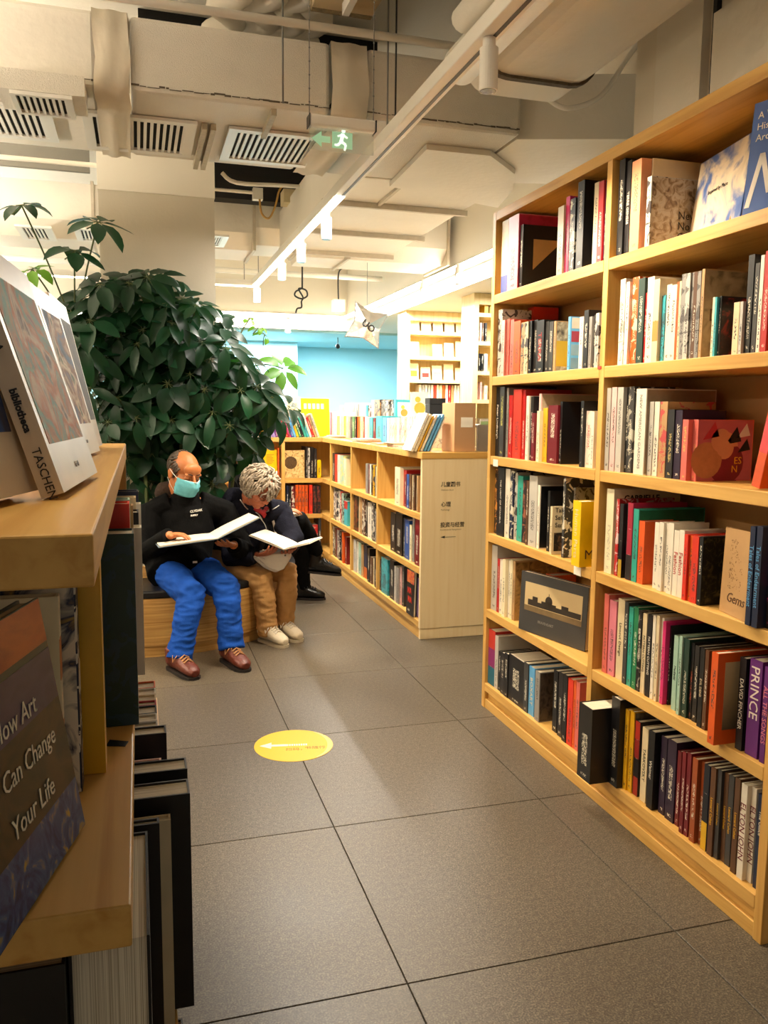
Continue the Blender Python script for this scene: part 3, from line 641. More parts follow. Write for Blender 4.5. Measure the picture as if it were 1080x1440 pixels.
bookrow([('cr', 849, 859, 687, dict(cover=cov_gabrielle, d=.27, prt=.4)), ('r', 863, 867, 701, dict(art=.6, ink=(.8, .75, .7))), ('k', 868, 873, 708, dict(cover=bands('#B88F1E', '#131214', '#131214', '#131214'))), ('dg', 874, 878, 706), ('mg', 879, 886, 707, dict(cover=bands('#1A1414', '#A02038', '#A02038'))), ('t', 886, 894, 715, dict(cover=cov_gold('green_jacket', ['#0F5A40', '#14684A']), d=.26)),
         ('o', 894, 903, 732, dict(d=.13)), ('w', 917, 923, 734, dict(d=.13)), ('w', 923, 929, 734, dict(d=.13)), ('w', 929, 936, 735, dict(d=.13)), ('w', 936, 943, 735, dict(d=.13)), ('w', 944, 951, 745, dict(title='Fashion', tcol='r', prt=0, tsize=.024)), ('w', 951, 958, 745, dict(title='Fashion', tcol='r', prt=0, tsize=.024)),
         ('r2', 958, 963, 751), ('o', 963, 969, 752), ('r2', 969, 978, 753), ('k', 979, 984, 754, dict(cover=cov_damask, d=.14))],
        BX, SH[2], 'fourth shelf down, '+W, GT)
bookrow([('nb', 1047, 1054, 739, dict(title='Tales of Endearment', tcol='lb', prt=0, tsize=.02, ins=-.01)), ('nb', 1056, 1064, 739, dict(title='Tales of Endearment', tcol='lb', prt=0, tsize=.02, ins=-.01)), ('k2', 1066, 1076, 741, dict(art=1, ink=(.55, .05, .2)))],
        BX, SH[2], 'right end of fourth shelf, '+W, GT)
bookrow([('sa', 846, 852, 834), ('p', 853, 863, 843), ('c', 865, 874, 841, dict(title='Linocut Design', tcol='k', prt=0, tsize=.02)), ('dg', 874, 879, 845), ('t', 880, 886, 852), ('gr', 887, 893, 852), ('k', 893, 898, 857, dict(art=.3)), ('c', 899, 905, 861, dict(title='PATTERN CUTTING', tcol='k', prt=0)), ('k', 906, 912, 862, dict(title='PATTERN CUTTING', tcol='w', prt=0)), 
         ('w', 913, 917, 864), ('c', 918, 922, 864), ('w', 922, 926, 866), ('hp', 926, 931, 872, dict(d=.2)), ('k', 932, 935, 876, dict(ins=.04)), ('pg', 943, 949, 892, dict(title='Medieval', tcol='k', prt=0)), ('pg', 950, 954, 893), ('dgn', 955, 964, 896), ('k', 966, 971, 902, dict(ink=(.5, .1, .05))), ('k2', 972, 978, 906), ('k', 979, 985, 909, dict(title='EVIL DEAD', tcol='c', prt=0)), ('bn', 986, 991, 912),
         ('o', 994, 1003, 915, dict(ins=-.035, d=.18, cover=cov_orange_photo)), ('k', 1033, 1042, 922, dict(title='DAVID FINCHER', tcol='w', prt=0, tsize=.02)), ('pu', 1047, 1064, 925, dict(title='PRINCE', tcol='w', prt=0, tsize=.045, tpos=.66)), ('pu', 1067, 1074, 935, dict(title='ALL THE SONGS', tcol='p', prt=0, tsize=.022))],
        BX, SH[1], 'fifth shelf down, '+W, GT)
bookrow([('k', 811, 829, 990, dict(ins=-.085, d=.2)), ('k', 831, 845, 964, dict(cover=cov_butterfly, d=.24, ins=-.01)), ('y', 863, 869, 988, dict(d=.2)), ('y', 869, 876, 990, dict(cover=cov_gold('grey_figure_print', ['#15130F', '#6F6450', '#8A7B5E']), d=.2)), ('k2', 886, 895, 1010, dict(cover=bands('#A02A1A', '#15100F', '#8A1E18', '#B5301F'))), ('c', 899, 907, 1021, dict(title='TARKOVSKY', tcol='k', prt=0)), ('k', 908, 916, 1025, dict(title='Weimar', tcol='w', prt=0)),
         ('dp', 925, 933, 1033), ('dp', 934, 946, 1038), ('mr', 948, 953, 1053), ('mr', 954, 959, 1054), ('mr', 960, 966, 1055), ('ob', 968, 975, 1063), ('ob', 976, 983, 1066), ('nb', 984, 992, 1072, dict(cover=bands('#D9A81E', '#10151F', '#10151F'))),
         ('bn', 993, 1000, 1075, dict(title='Leonard Cohen', tcol='y', prt=0)), ('dg', 1001, 1008, 1078, dict(title='Leonard Cohen', tcol='y', prt=0)), ('bn', 1009, 1017, 1082, dict(title='Leonard Cohen', tcol='y', prt=0)), ('dg', 1018, 1025, 1086, dict(title='Leonard Cohen', tcol='y', prt=0)), ('bn', 1026, 1033, 1090, dict(title='Leonard Cohen', tcol='y', prt=0)),
         ('w', 1035, 1043, 1098, dict(title='ELTON JOHN', tcol='mr', prt=0, tsize=.028)), ('w', 1046, 1055, 1102, dict(title='ELTON JOHN', tcol='mr', prt=0, tsize=.028)), ('nb', 1058, 1068, 1113, dict(title='The Office', tcol='w', prt=0, tpos=.7))],
        BX, SH[0], 'bottom shelf, '+W, GT)
# books turned to show their covers
def faceout(px0, px1, X0, X1, z, h_, th, lean, col, label, group, cover=None, **kw):
    "stands on a shelf with its front cover to the aisle: foot from pixel px0 at depth X0 to px1 at depth X1"
    def foot(px, X):
        y = 700.
        for _ in range(8):
            p = at(px, y, X=X); y = proj((X, p.y, z))[1]
        return at(px, y, X=X)
    a, b = foot(px0, X0), foot(px1, X1); a.z = b.z = z; wd = (b-a).length
    # local x of the book must point to the viewer (cover side), local y from spine to fore edge
    yd = (b-a).normalized(); xd = yd.cross(Vector((0, 0, 1)))   # towards the aisle
    ang = math.atan2(yd.y, yd.x)-math.pi/2
    o = book(th, h_, wd, (0, 0, 0), 0, col, label, group, cover=cover, **kw)
    o.rotation_euler = (Matrix.Rotation(ang, 4, 'Z') @ Matrix.Rotation(-lean, 4, 'Y')).to_euler()
    o.location = a - Vector((math.cos(ang), math.sin(ang), 0))*th/2*math.cos(lean) + Vector((0, 0, z*0+abs(math.sin(lean))*th/2+.001))
    o.location.z = z+.001+math.sin(abs(lean))*th/2
    return o
def cov_city(b, w_, h_, d_):
    x = w_/2; plate(b, x, .03, d_*.93, h_*.36, h_*.84, mat('sepia_sky_print', '#C9B184', .4, .1, 6))
    dk = mat('sepia_dark_print', '#2B2118', .5, .3, 30); md = mat('sepia_mid_print', '#75603F', .5, .3, 40)
    s = MB()
    for (a, c, t) in ((.13, .2, .56), (.2, .28, .62), (.28, .34, .54), (.34, .42, .58), (.46, .56, .57), (.56, .64, .54), (.64, .74, .6), (.74, .92, .55)): s.box((x+.0006, d_*a, h_*.46), (x+.0012, d_*c, h_*t))
    s.tube([(x+.0006, d_*.45, h_*.60), (x+.0012, d_*.45, h_*.60)], (d_*.055, h_*.08), 16); s.box((x+.0006, d_*.40, h_*.46), (x+.0012, d_*.50, h_*.6)); s.box((x+.0006, d_*.446, h_*.66), (x+.0012, d_*.454, h_*.73))
    o = s.obj('cover_picture', dk); o.parent = b
    o = MB().box((x+.0006, .03, h_*.36), (x+.001, d_*.93, h_*.45)).obj('cover_picture', md); o.parent = b
    ctext(b, w_, 'BRAVEHEART', .016, 'g', d_*.3, h_*.2)
faceout(729, 822, BX-.012, BX+.085, SH[1], .255, .034, .04, 'dg', 'wide dark grey album with a sepia city photograph on its cover, fifth shelf', GT, cov_city, prt=0)
def cov_sky(b, w_, h_, d_):
    x = w_/2; plate(b, x, .002, d_-.002, .002, h_-.002, pic('cloud_sky_photo', ['#2E4A86', '#46639C', '#C7B79E', '#D8C7AA', '#3C568F'], 9, dist=.6))
    for i in range(7):
        y = d_*(.15+.11*i); hh = h_*(.10+.22*random.random()*(1 if i > 2 else .4))
        o = MB().prism([(x+.0006, y-.02, .004), (x+.0006, y+.025, .004), (x+.0006, y+.004, hh)][::-1], (.0006, 0, 0)).obj('cover_picture', pic('autumn_trees_photo', ['#5A2E10', '#B8741C', '#D2962A'], 40)); o.parent = b
    ctext(b, w_+.002, 'Inspired by Place', .018, 'k', d_*.28, h_*.55)
faceout(966, 1038, BX+.16, BX+.10, SH[5], .27, .02, .12, 'b', 'blue sky cover with clouds and autumn trees, top shelf, near bay', GT, cov_sky, prt=0)
def cov_arch(b, w_, h_, d_):
    x = w_/2
    for i, s in enumerate(('A World', 'History of', 'Architecture')): ctext(b, w_, s, .026, 'w', .015, h_-.045-i*.03)
    zig = [(.0, .02), (.03, .16), (.06, .05), (.10, .17), (.14, .03), (.17, .15)]
    s = MB()
    for (a, c), (e, g) in zip(zig[:-1], zig[1:]):
        s.prism([(x, a+.004, c), (x, e+.004, g), (x, e+.018, g), (x, a+.018, c)], (.0007, 0, 0))
    o = s.obj('cover_picture', mat('white_print', '#E9DFD2', .5, .02)); o.parent = b
faceout(1043, 1110, BX+.02, BX+.06, SH[5], .30, .03, .10, 'b', 'tall blue architecture history with white zigzag, right end of top shelf', GT, cov_arch, prt=0)
def cov_gems(b, w_, h_, d_):
    x = w_/2
    s = MB()
    for k in range(120):
        a = random.gauss(.0, .5); r = abs(random.gauss(0, .3)); yy = d_*(.25+.5*random.random()**1.5); zz = h_*(.3+.6*random.random()); q = .0012+.0016*random.random()
        if (yy/d_-.1)+(zz/h_-.1) > 1.15: continue
        s.box((x, yy, zz), (x+.0006, yy+q, zz+q))
    o = s.obj('cover_picture', mat('brown_floral_print', '#6E4A26', .5, .3, 30)); o.parent = b
    ctext(b, w_, 'Gems', .04, 'bn', d_*.24, h_*.15, shear=.3)
faceout(1011, 1047, BX+.03, BX+.005, SH[2], .245, .012, .03, 'tn', 'tan book with gold flower spray cover beside two navy books', GT, cov_gems, prt=0)
b_ = book(.032, .285, .2, (0, 0, 0), FACE_R, 'o', 'orange and pink book leaning to the right, third shelf, near bay', GT, prt=0, cover=both(bands('#D9572A', '#DC4B50', '#D9572A')))
p = at(1062, 686, X=BX+.02); b_.location = (BX+.02, p.y, SH[3]+.007); b_.rotation_euler = (Matrix.Rotation(FACE_R, 4, 'Z') @ Matrix.Rotation(.22, 4, 'Y')).to_euler()
p = at(812, 372, X=BX+.03)
# ------------------------------------------------------------------ books in the island bookcase
GI = 'books in the low island bookcase'
def cells(Xf, z, where, items): bookrow(items, Xf, z, where, GI, hmax=.295, dmax=.32)
A = dict(art=1)
cells(LX, LSH[2], 'top shelf, far bay of island bookcase', [('k2', 466, 470, 637), ('r2', 470.5, 474, 639), ('w', 474.5, 478, 640), ('pg', 478.5, 482.5, 641, dict(art=.6, ink=(.7, .6, .1))), ('cr', 483, 486.5, 645)])
cells(LX, LSH[2], 'top shelf, middle bay of island bookcase', [('g', 514, 516.5, 652), ('mr', 517, 519, 653), ('w', 519.5, 521.5, 653), ('k', 522, 524, 654), ('y', 524.3, 526, 654, A), ('dg', 526.3, 528, 655), ('c', 528.3, 530, 656)])
cells(LX, LSH[2], 'top shelf, near bay of island bookcase', [('cr', 555, 562, 657), ('r', 563, 568, 660, dict(ins=.04, d=.24)), ('mr', 568.5, 571, 667), ('b', 571.5, 574.5, 667), ('bn', 575, 577.5, 667), ('c', 578, 580, 668), ('bn', 580.5, 582.5, 668), ('dg', 583, 585, 668), ('tn', 585.5, 587.5, 669)])
cells(LX, LSH[1], 'middle shelf, far bay of island bookcase', [('g', 457, 459.5, 681), ('dg', 460, 466, 688, A), ('w', 466.5, 470, 687, dict(art=1, ink=(.02, .02, .02))), ('r2', 470.5, 474.5, 688), ('pg', 475, 479.5, 692, A), ('te', 480, 486, 703, dict(cover=bands('#3FA9B5', '#3FA9B5', '#B5322A')))])
cells(LX, LSH[1], 'middle shelf, middle bay of island bookcase', [('k', 495, 502.5, 694, dict(art=.6, ink=(.3, .08, .03))), ('c', 503, 505, 697), ('tn', 505.5, 508.5, 699), ('bn', 509, 513, 700, A), ('k2', 513.5, 516.5, 703), ('w', 517, 522, 707), ('dg', 522.5, 526, 704, A), ('g', 526.5, 530, 720, A)])
cells(LX, LSH[1], 'middle shelf, near bay of island bookcase', [('k2', 549, 555.5, 721), ('k', 556, 565, 722, dict(d=.2)), ('dg', 565.5, 568.5, 728), ('b', 569, 575, 731), ('cr', 575.5, 578, 738, dict(tilt=.05)), ('g', 579.5, 582, 725), ('mr', 583, 589, 728)])
cells(LX, LSH[0], 'bottom shelf, far bay of island bookcase', [('k', 459, 463, 736, A), ('bn', 463.5, 465.5, 738), ('r', 466, 467.5, 739), ('g', 468, 470.5, 742), ('dg', 471, 474.5, 744, A), ('k', 475, 479.5, 746), ('o', 480, 482.5, 748), ('mr', 483, 486.5, 754)])
cells(LX, LSH[0], 'bottom shelf, middle bay of island bookcase', [('lg', 497, 500.5, 759), ('w', 501, 503.5, 761), ('pg', 504, 507.5, 763), ('tn', 508, 510.5, 766), ('nb', 511, 516, 766, dict(cover=bands('#C9621E', '#16223F', '#16223F'))), ('k', 516.5, 519.5, 771), ('bn', 520, 523, 783), ('c', 523.5, 526, 785), ('k2', 526.5, 529.5, 785)])
cells(LX, LSH[0], 'bottom shelf, near bay of island bookcase', [('dg', 533, 535.5, 787), ('te', 536, 544.5, 785, dict(art=.4)), ('k', 545, 547.5, 793), ('k2', 548, 553.5, 788), ('lg', 554, 556.5, 796), ('g', 557, 560, 798), ('pk', 560.5, 563.5, 797), ('dg', 564, 567.5, 795), ('lv', 584, 587.5, 812)])
def ff(a, b, h_, th, lean, col, label, group, cover=None, rise=0., **kw):
    "stands with its front cover to the viewer: foot from a (spine side) to b"
    a, b = Vector(a), Vector(b); yd = (b-a).normalized(); ang = math.atan2(yd.y, yd.x)-math.pi/2
    o = book(th, h_, (b-a).length, (0, 0, 0), 0, col, label, group, cover=cover, **kw)
    o.rotation_euler = (Matrix.Rotation(ang, 4, 'Z') @ Matrix.Rotation(-lean, 4, 'Y')).to_euler()
    o.location = a - Vector((math.cos(ang), math.sin(ang), 0))*(th/2*math.cos(lean)); o.location.z = a.z+.001+math.sin(abs(lean))*th/2+rise
    return o
def cov_mama(b, w_, h_, d_):
    x = w_/2; plate(b, x, .002, d_-.002, h_*.72, h_-.002, pic('red_flower_print', ['#1A1A2A', '#B8243A', '#D88A2A', '#3A4A8A'], 26))
    ctext(b, w_, 'MA', .055, 'r2', .02, h_*.48, bold=.001); ctext(b, w_, 'MA', .055, 'r2', .03, h_*.28, bold=.001); ctext(b, w_, 'Gala', .022, 'w', .03, h_*.08, shear=.3)
p0 = at(567.5, 874, X=LX-.02); p1 = at(583, 880, X=LX-.045)
ff((LX-.004, p0.y, LSH[0]), (LX-.0045, p0.y-.15, LSH[0]), .29, .016, .02, 'k', 'black album with red flowers and red letters, bottom shelf of island bookcase', GI, cov_mama, prt=0)
# corner unit
GK = 'books in the corner bookcase'
def corner(z, where, items): bookrow(items, None, z, where, GK, rz=FACE_C, Yf=KY, hmax=.295, dmax=.3)
corner(LSH[2], 'top shelf, corner bookcase', [('k', 430, 432.5, 628), ('lg', 433, 436, 630, A), ('k', 437, 441, 629), ('k2', 441.5, 445.5, 631), ('yb', 446, 451.5, 647, dict(d=.1))])
corner(LSH[2], 'top shelf, left bay of corner bookcase', [('o', 391, 392.8, 630)])
corner(LSH[1], 'middle shelf, corner bookcase', [('nb', 403, 406, 683), ('k', 406.5, 409.5, 684), ('mr', 410, 414.5, 684, A), ('o', 415.5, 419.5, 682, dict(art=.5)), ('o', 420, 424, 682, dict(art=.5)), ('o', 424.5, 428.5, 682, dict(art=.5)), ('o', 429, 433, 682, dict(art=.5)), ('r2', 435, 439.5, 682), ('k2', 440.5, 445.5, 683, dict(art=.7, ink=(.25, .05, .03))), ('k2', 446, 451, 683, dict(art=.7, ink=(.25, .05, .03)))])
corner(LSH[0], 'bottom shelf, corner bookcase', [('k', 431, 436, 735), ('k2', 436.5, 439.5, 737), ('r', 440, 447, 738, dict(art=.4)), ('dg', 448, 451.5, 728)])
def cov_dino(b, w_, h_, d_):
    plate(b, w_/2, .003, d_-.003, .003, h_-.003, pic('tan_engraving', ['#5A4326', '#C79E5C', '#DDBB7C', '#E3C68E'], 30))
    o = MB().tube([(w_/2+.0006, d_*.3, h_*.55), (w_/2+.0014, d_*.3, h_*.55)], (.05, .06), 18).obj('cover_picture', pic('brown_beast_print', ['#2A1C10', '#5E4426', '#3A2815'], 50)); o.parent = b
a, b = at(400.5, 661, Y=KY+.04), at(428.5, 661, Y=KY+.04); a.z = b.z = LSH[2]
ff(a, b, .262, .03, .02, 'tn', 'tan picture book with a brown beast facing out, top shelf of corner bookcase', GK, cov_dino, prt=0)
def cov_plainyellow(b, w_, h_, d_):
    for i in range(7): plate(b, w_/2, d_*.2, d_*(.55+.3*random.random()), h_*(.8-i*.05), h_*(.8-i*.05)+.006, mat('amber_print', '#B97A10', .5), 'printed_line')
    plate(b, w_/2, d_*.45, d_*.65, h_*.12, h_*.17, MATS['red_sticker'], 'printed_mark')
a, b = at(371, 661, Y=KY+.04), at(389.5, 661, Y=KY+.04); a.z = b.z = LSH[2]
ff(a, b, .27, .02, .02, 'yb', 'yellow cover facing out in left bay of corner bookcase', GK, cov_plainyellow, prt=0)

# ------------------------------------------------------------------ things standing on top of the island and corner unit
GO = 'books on top of the low bookcases'
zt = LH
cs = ['o', 'y', 'o', 'pk', 'lv', 'lv', 'pu', 'pu', 'y', 'y', 'r', 'hp', 'b', 'lb', 'y', 'gr', 'k', 't', 'te', 'w', 'r', 'tn', 'lg']
for i, c in enumerate(cs):
    x0 = 368+i*3.65; p = at(x0, 614, Y=KY+.05); w_ = .0195
    t = -.34; h_ = .215+.02*math.sin(i*2.1)
    book(w_, h_, .16, (p.x, KY+.05, zt+.001+abs(math.sin(t))*w_/2), FACE_C, c, f'{CNAME[c]} picture book leaning left, {ORD[i]} from the left on corner bookcase top', GO, tilt=t, art=.5 if i % 3 == 0 else 0, name='picture_book')
def cov_kids(b, w_, h_, d_):
    for i, c in enumerate('#F2E6C8 #F2E6C8 #F2E6C8 #F2E6C8 #F2E6C8'.split()): plate(b, w_/2, d_*(.1+.15*i), d_*(.2+.15*i), h_*.72, h_*.86, mat('pale_print', c, .5), 'printed_mark')
    plate(b, w_/2, d_*.2, d_*.42, h_*.1, h_*.5, pic('kid_print', ['#E8B400', '#C98A20', '#8A5A20'], 30))
a, b = at(424, 600, Y=KY+.30), at(464, 600, Y=KY+.30); a.z = b.z = zt
ff(a, b, .37, .02, .1, 'yb', 'large yellow picture book standing at the back behind leaning books', GO, cov_kids, prt=0)
a, b = at(404, 600, Y=KY+.30), at(423, 600, Y=KY+.30); a.z = b.z = zt
ff(a, b, .38, .02, .1, 'cr', 'cream picture book standing left of the large yellow one', GO, cov_gold('cream_kid_print', ['#E9D6A8', '#E9DDB8', '#D98A4A']), prt=0)
items = [('o', 452, 456, 574, dict(art=.3)), ('bn', 456.5, 461, 574, A), ('p', 461.5, 465, 577), ('w', 465.5, 469, 576), ('w', 469.5, 473.5, 576), ('y', 474, 477, 585), ('pk', 477.5, 480, 585), ('cr', 480.5, 483, 586), ('y', 483.5, 486, 585), ('c', 486.5, 489.5, 585), ('g', 490, 492.5, 586), ('dg', 493, 495, 586), ('gr', 495.5, 498, 586), ('k', 498.5, 500.5, 586), ('o', 502, 506, 586), ('c', 506.5, 510, 586), ('r', 510.5, 512.5, 586), ('w', 513, 516, 586), ('pg', 516.5, 519, 587), ('te', 519.5, 523.5, 587), ('mr', 524, 527.5, 588), ('te', 528.5, 537, 585), ('lb', 537.5, 543, 587)]
items += [(['w', 'w', 'w', 'lg', 'w', 'pk', 'w', 'w'][i % 8], 544+i*3.5, 547.2+i*3.5, 588-i*.25, dict(art=.5, ink=[(.1, .1, .5), (.5, .05, .1), (.05, .05, .05), (.55, .4, .05)][i % 4])) for i in range(15)]
bookrow(items, 1.86, zt, 'front row on top of island bookcase', GO, dmax=.2, hmax=.24, name='paperback')
ris = thing('display_riser', 'white display riser behind the front row on the island bookcase', 'riser', (2.2, 6.2, zt))
box('riser_top', (2.07, 4.9, zt+.15), (2.33, 8.9, zt+.165), WHITE, ris)
for y in (4.9, 6.3, 7.6, 8.88): box('riser_leg', (2.08, y, zt+.001), (2.32, y+.015, zt+.149), WHITE, ris)
zr = zt+.166
bookrow([('w', 478, 481, 570), ('lg', 481.5, 484, 570), ('w', 485, 494, 567, dict(d=.15)), ('lg', 495, 497.5, 568), ('w', 498, 501, 568), ('g', 501.5, 504, 568), ('w', 504.5, 509, 567), ('te', 514, 517, 570), ('bn', 517.5, 521, 570, A), ('pk', 522, 526, 563), ('tn', 526.5, 534, 562, A), ('g', 534.5, 541, 563, A), ('lg', 541.5, 546, 563, A), ('k', 547, 549.5, 563), ('dg', 550, 553, 562, A), ('te', 553.5, 556, 562)], 2.1, zr, 'upper row on white riser', GO, dmax=.2, hmax=.2, name='paperback')
def cov_fruit(nm, c):
    def f(b, w_, h_, d_):
        o = MB().tube([(w_/2, d_*.5, h_*.45), (w_/2+.0008, d_*.5, h_*.45)], (d_*.28, h_*.2), 16).obj('cover_picture', mat(nm, c, .5, .2, 20)); o.parent = b
        o = MB().tube([(w_/2, d_*.4, h_*.75), (w_/2+.0008, d_*.4, h_*.75)], (d_*.16, h_*.1), 12).obj('cover_picture', mat(nm+'_leaf', '#D9A93A', .5)); o.parent = b
    return f
def onz_(px0, px1, X, z):
    r = []
    for px in (px0, px1):
        y = 600.
        for _ in range(8):
            p = at(px, y, X=X); y = proj((X, p.y, z))[1]
        p.z = z; r.append(p)
    return r
for (x0, x1, h_, c, nm, col, lb) in ((560, 577, .16, 'w', 'orange_fruit_print', '#DE7A2A', 'white cover with an orange fruit on the riser'), (578, 603, .24, 'w', 'amber_fruit_print', '#E0A23A', 'tall white cover with amber flowers on the riser')):
    a, b = onz_(x0, x1, 2.12, zr); b = Vector((b.x+.08, a.y-.02, zr)); 
    wd = abs(at(x1, 580, Y=a.y).x-a.x); b = Vector((a.x+wd, a.y, zr))
    ff(a, b, h_, .015, .08, c, lb, GO, cov_fruit(nm, col), prt=0)
p = at(604, 590, X=2.085); yb_ = p.y; q = at(626, 590, Y=yb_)
bb = thing('black_box', 'small black box standing on the riser beside the cardboard file', 'box', (p.x, yb_, zr))
box('box_body', (p.x, yb_, zr+.001), (q.x, yb_+.1, zr+.14), mat('black_card', '#1B1A1C', .6, .1), bb, .002); box('box_lid', (p.x-.002, yb_-.002, zr+.141), (q.x+.002, yb_+.102, zr+.185), MATS['black_card'], bb, .002)
# flat magazines on the front edge
k = 0
for (px, py, w_, d_, n, c) in ((470, 614, .2, .16, 3, 'w'), (515, 617, .24, .17, 4, 'w'), (541, 619, .2, .16, 2, 'cr'), (563, 622, .2, .15, 4, 'w'), (582, 625, .17, .12, 2, 'c')):
    p = at(px, py, X=1.745)
    for i in range(n):
        k += 1; hh = .007
        o = book(hh, d_, w_, (1.745-.07, p.y, zt), 0, c if i % 2 == 0 else ['lb', 'tn', 'lg', 'pk'][k % 4], f'{["white", "pale"][i % 2]} magazine lying flat, {ORD[i]} up in {["farthest", "second", "third", "fourth", "nearest"][[470, 515, 541, 563, 582].index(px)]} pile on island', 'flat magazines on the island', prt=.5, name='magazine')
        o.rotation_euler = (Matrix.Rotation(R(random.uniform(-8, 8)), 4, 'Z') @ Matrix.Rotation(R(90), 4, 'Y')).to_euler()
        o.location = (1.675, p.y-.08, zt+.004+i*.0076)
        o['category'] = 'magazine'
# four books leaning on the cardboard file
for i, (c, px, th, h_) in enumerate((('w', 578, .016, .255), ('cr', 583, .015, .25), ('y', 587.5, .010, .24), ('w', 592, .014, .245), ('lb', 597, .014, .245), ('lb', 602, .012, .25), ('w', 606, .008, .235))):
    p = at(px, 627, Y=4.87); t = .42
    book(th, h_, .18, (p.x, 4.85+.004*i, zt+.001+math.sin(t)*th/2), FACE_C, c, f'{CNAME[c]} book leaning on the cardboard file, {ORD[i]} from the left', 'books leaning on the cardboard file', tilt=t, prt=.7, ink=(.2, .35, .6) if c == 'lb' else None)
p0 = at(641, 630, Y=4.80); p1 = at(668, 630, Y=4.80); CARD = mat('cardboard', '#B98F66', .8, .06, 8)
cb = thing('cardboard_file', 'tall brown cardboard file box with white label on the island', 'box', (p0.x, 4.80, zt))
box('file_body', (p0.x-.012, 4.80, zt+.001), (p1.x, 5.02, zt+.305), CARD, cb, .002)
q0, q1 = at(648, 601, Y=4.80), at(665, 587, Y=4.80); box('label', (q0.x, 4.7985, q0.z), (q1.x, 4.7995, q1.z), TAGW, cb)
p = at(672, 628, Y=4.86)
pk = thing('plastic_pouch', 'clear plastic pouch with printed booklets right of the cardboard file', 'pouch', (p.x+.05, 4.86, zt))
m_ = MB().box((p.x-.015, 4.84, zt+.001), (p.x+.10, 4.89, zt+.21)); m_.obj('pouch_film', mat('clear_film', '#D8D2C8', .12, .02, alpha=.25), pk)
box('booklet', (p.x, 4.858, zt+.004), (p.x+.09, 4.866, zt+.17), mat('booklet_cover', '#7A6A58', .5, .4, 30), pk)
bt = book(.012, .20, .1, (p.x+.045, 4.93, zt+.004), FACE_R, 'w', 'green and blue striped booklet leaning beside the plastic pouch', GO, tilt=-.3, prt=0, cover=lambda b, w_, h_, d_: [plate(b, w_/2, .002, d_-.002, h_*(.45+.25*i), h_*(.68+.25*i), mat('booklet_%d' % i, c, .5), 'printed_band') for i, c in enumerate(('#4FA3C7', '#8BBF4A'))])
bt.rotation_euler = (Matrix.Rotation(-math.pi/2, 4, 'Z') @ Matrix.Rotation(-.05, 4, 'Y')).to_euler()

# ------------------------------------------------------------------ left bookcase: covers facing the aisle on the top board
GL = 'art albums standing on the top board of the left bookcase'
def cov_album(nm, cols, t=.13, b0=.19):
    def f(b, w_, h_, d_): plate(b, w_/2, d_*.06, d_*.94, h_*b0, h_*(1-t), pic(nm, cols, 7, dist=2.2, rough=.65)); ctext(b, w_, 'No 40', .009, 'g', d_*.45, h_*.07)
    return f
def cov_sorolla(b, w_, h_, d_):
    cov_album('beach_bathers_print', ['#2F4F6E', '#C08A5C', '#5F9F92', '#BE6E34', '#D8C2A6', '#5A3018'])(b, w_, h_, d_)
    ink = mat('foil_k', PAL['k'], .5, .02)
    put_text('SOROLLA', .016, ink, b, (-.006, -.0005, h_*.82), (0, 0, -1), (1, 0, 0), local=True, extrude=.0003)
    put_text('TASCHEN', .012, ink, b, (-.004, -.0005, h_*.19), (0, 0, -1), (1, 0, 0), local=True, extrude=.0003)
    put_text('bibliotheca', .010, ink, b, (-.004, -.0005, h_*.42), (0, 0, -1), (1, 0, 0), local=True, extrude=.0003, bold=.0004)
zl = FZ[3]
ff((-.205, .52, zl), (-.099, .895, zl), .36, .03, .25, '#D6C6B0', 'white framed album with dark blue picture nearest on the left board', GL, cov_album('night_blue_print', ['#101018', '#1A2A4A', '#2F4F86', '#3A2A20'], .06, .17), prt=0)
ff((-.073, .872, zl), (-.054, 1.15, zl), .262, .022, .30, '#D6C6B0', 'white album with a pale bathers picture and lettered spine', GL, cov_sorolla, prt=0)
ff((-.105, 1.20, zl), (-.082, 1.50, zl), .30, .02, .27, '#D6C6B0', 'white album with a green and gold picture, third from the viewer', GL, cov_album('garden_print', ['#1A2A1A', '#4F6A2A', '#C9A23A', '#2A4A6A', '#D8C8A8']), prt=0)
ff((-.10, 1.52, zl), (-.078, 1.80, zl), .31, .02, .25, '#D6C6B0', 'white album with a blue and brown picture, fourth from the viewer', GL, cov_album('harbour_print', ['#15151A', '#2A5A8A', '#8A5A3A', '#E0D0B8', '#3A4A2A']), prt=0)
ff((-.098, 1.84, zl), (-.085, 2.10, zl), .33, .02, .22, '#D6C6B0', 'white album with a black picture, last on the left board', GL, cov_album('dark_print', ['#0C0C0C', '#1A1A1A', '#3A3226', '#141414']), prt=0)
rs = thing('album_rest', 'slanted wooden rest behind the art albums on the left board', 'book rest', (-.3, 1.3, zl))
for y in (.75, 1.35, 2.05): MB().prism([(-.335, y, zl+.001), (-.215, y, zl+.001), (-.335, y, zl+.26)], (0, .02, 0)).obj('rest_bracket', WZ, rs)
box('rest_rail', (-.355, .72, zl+.001), (-.337, 2.1, zl+.26), WY, rs)
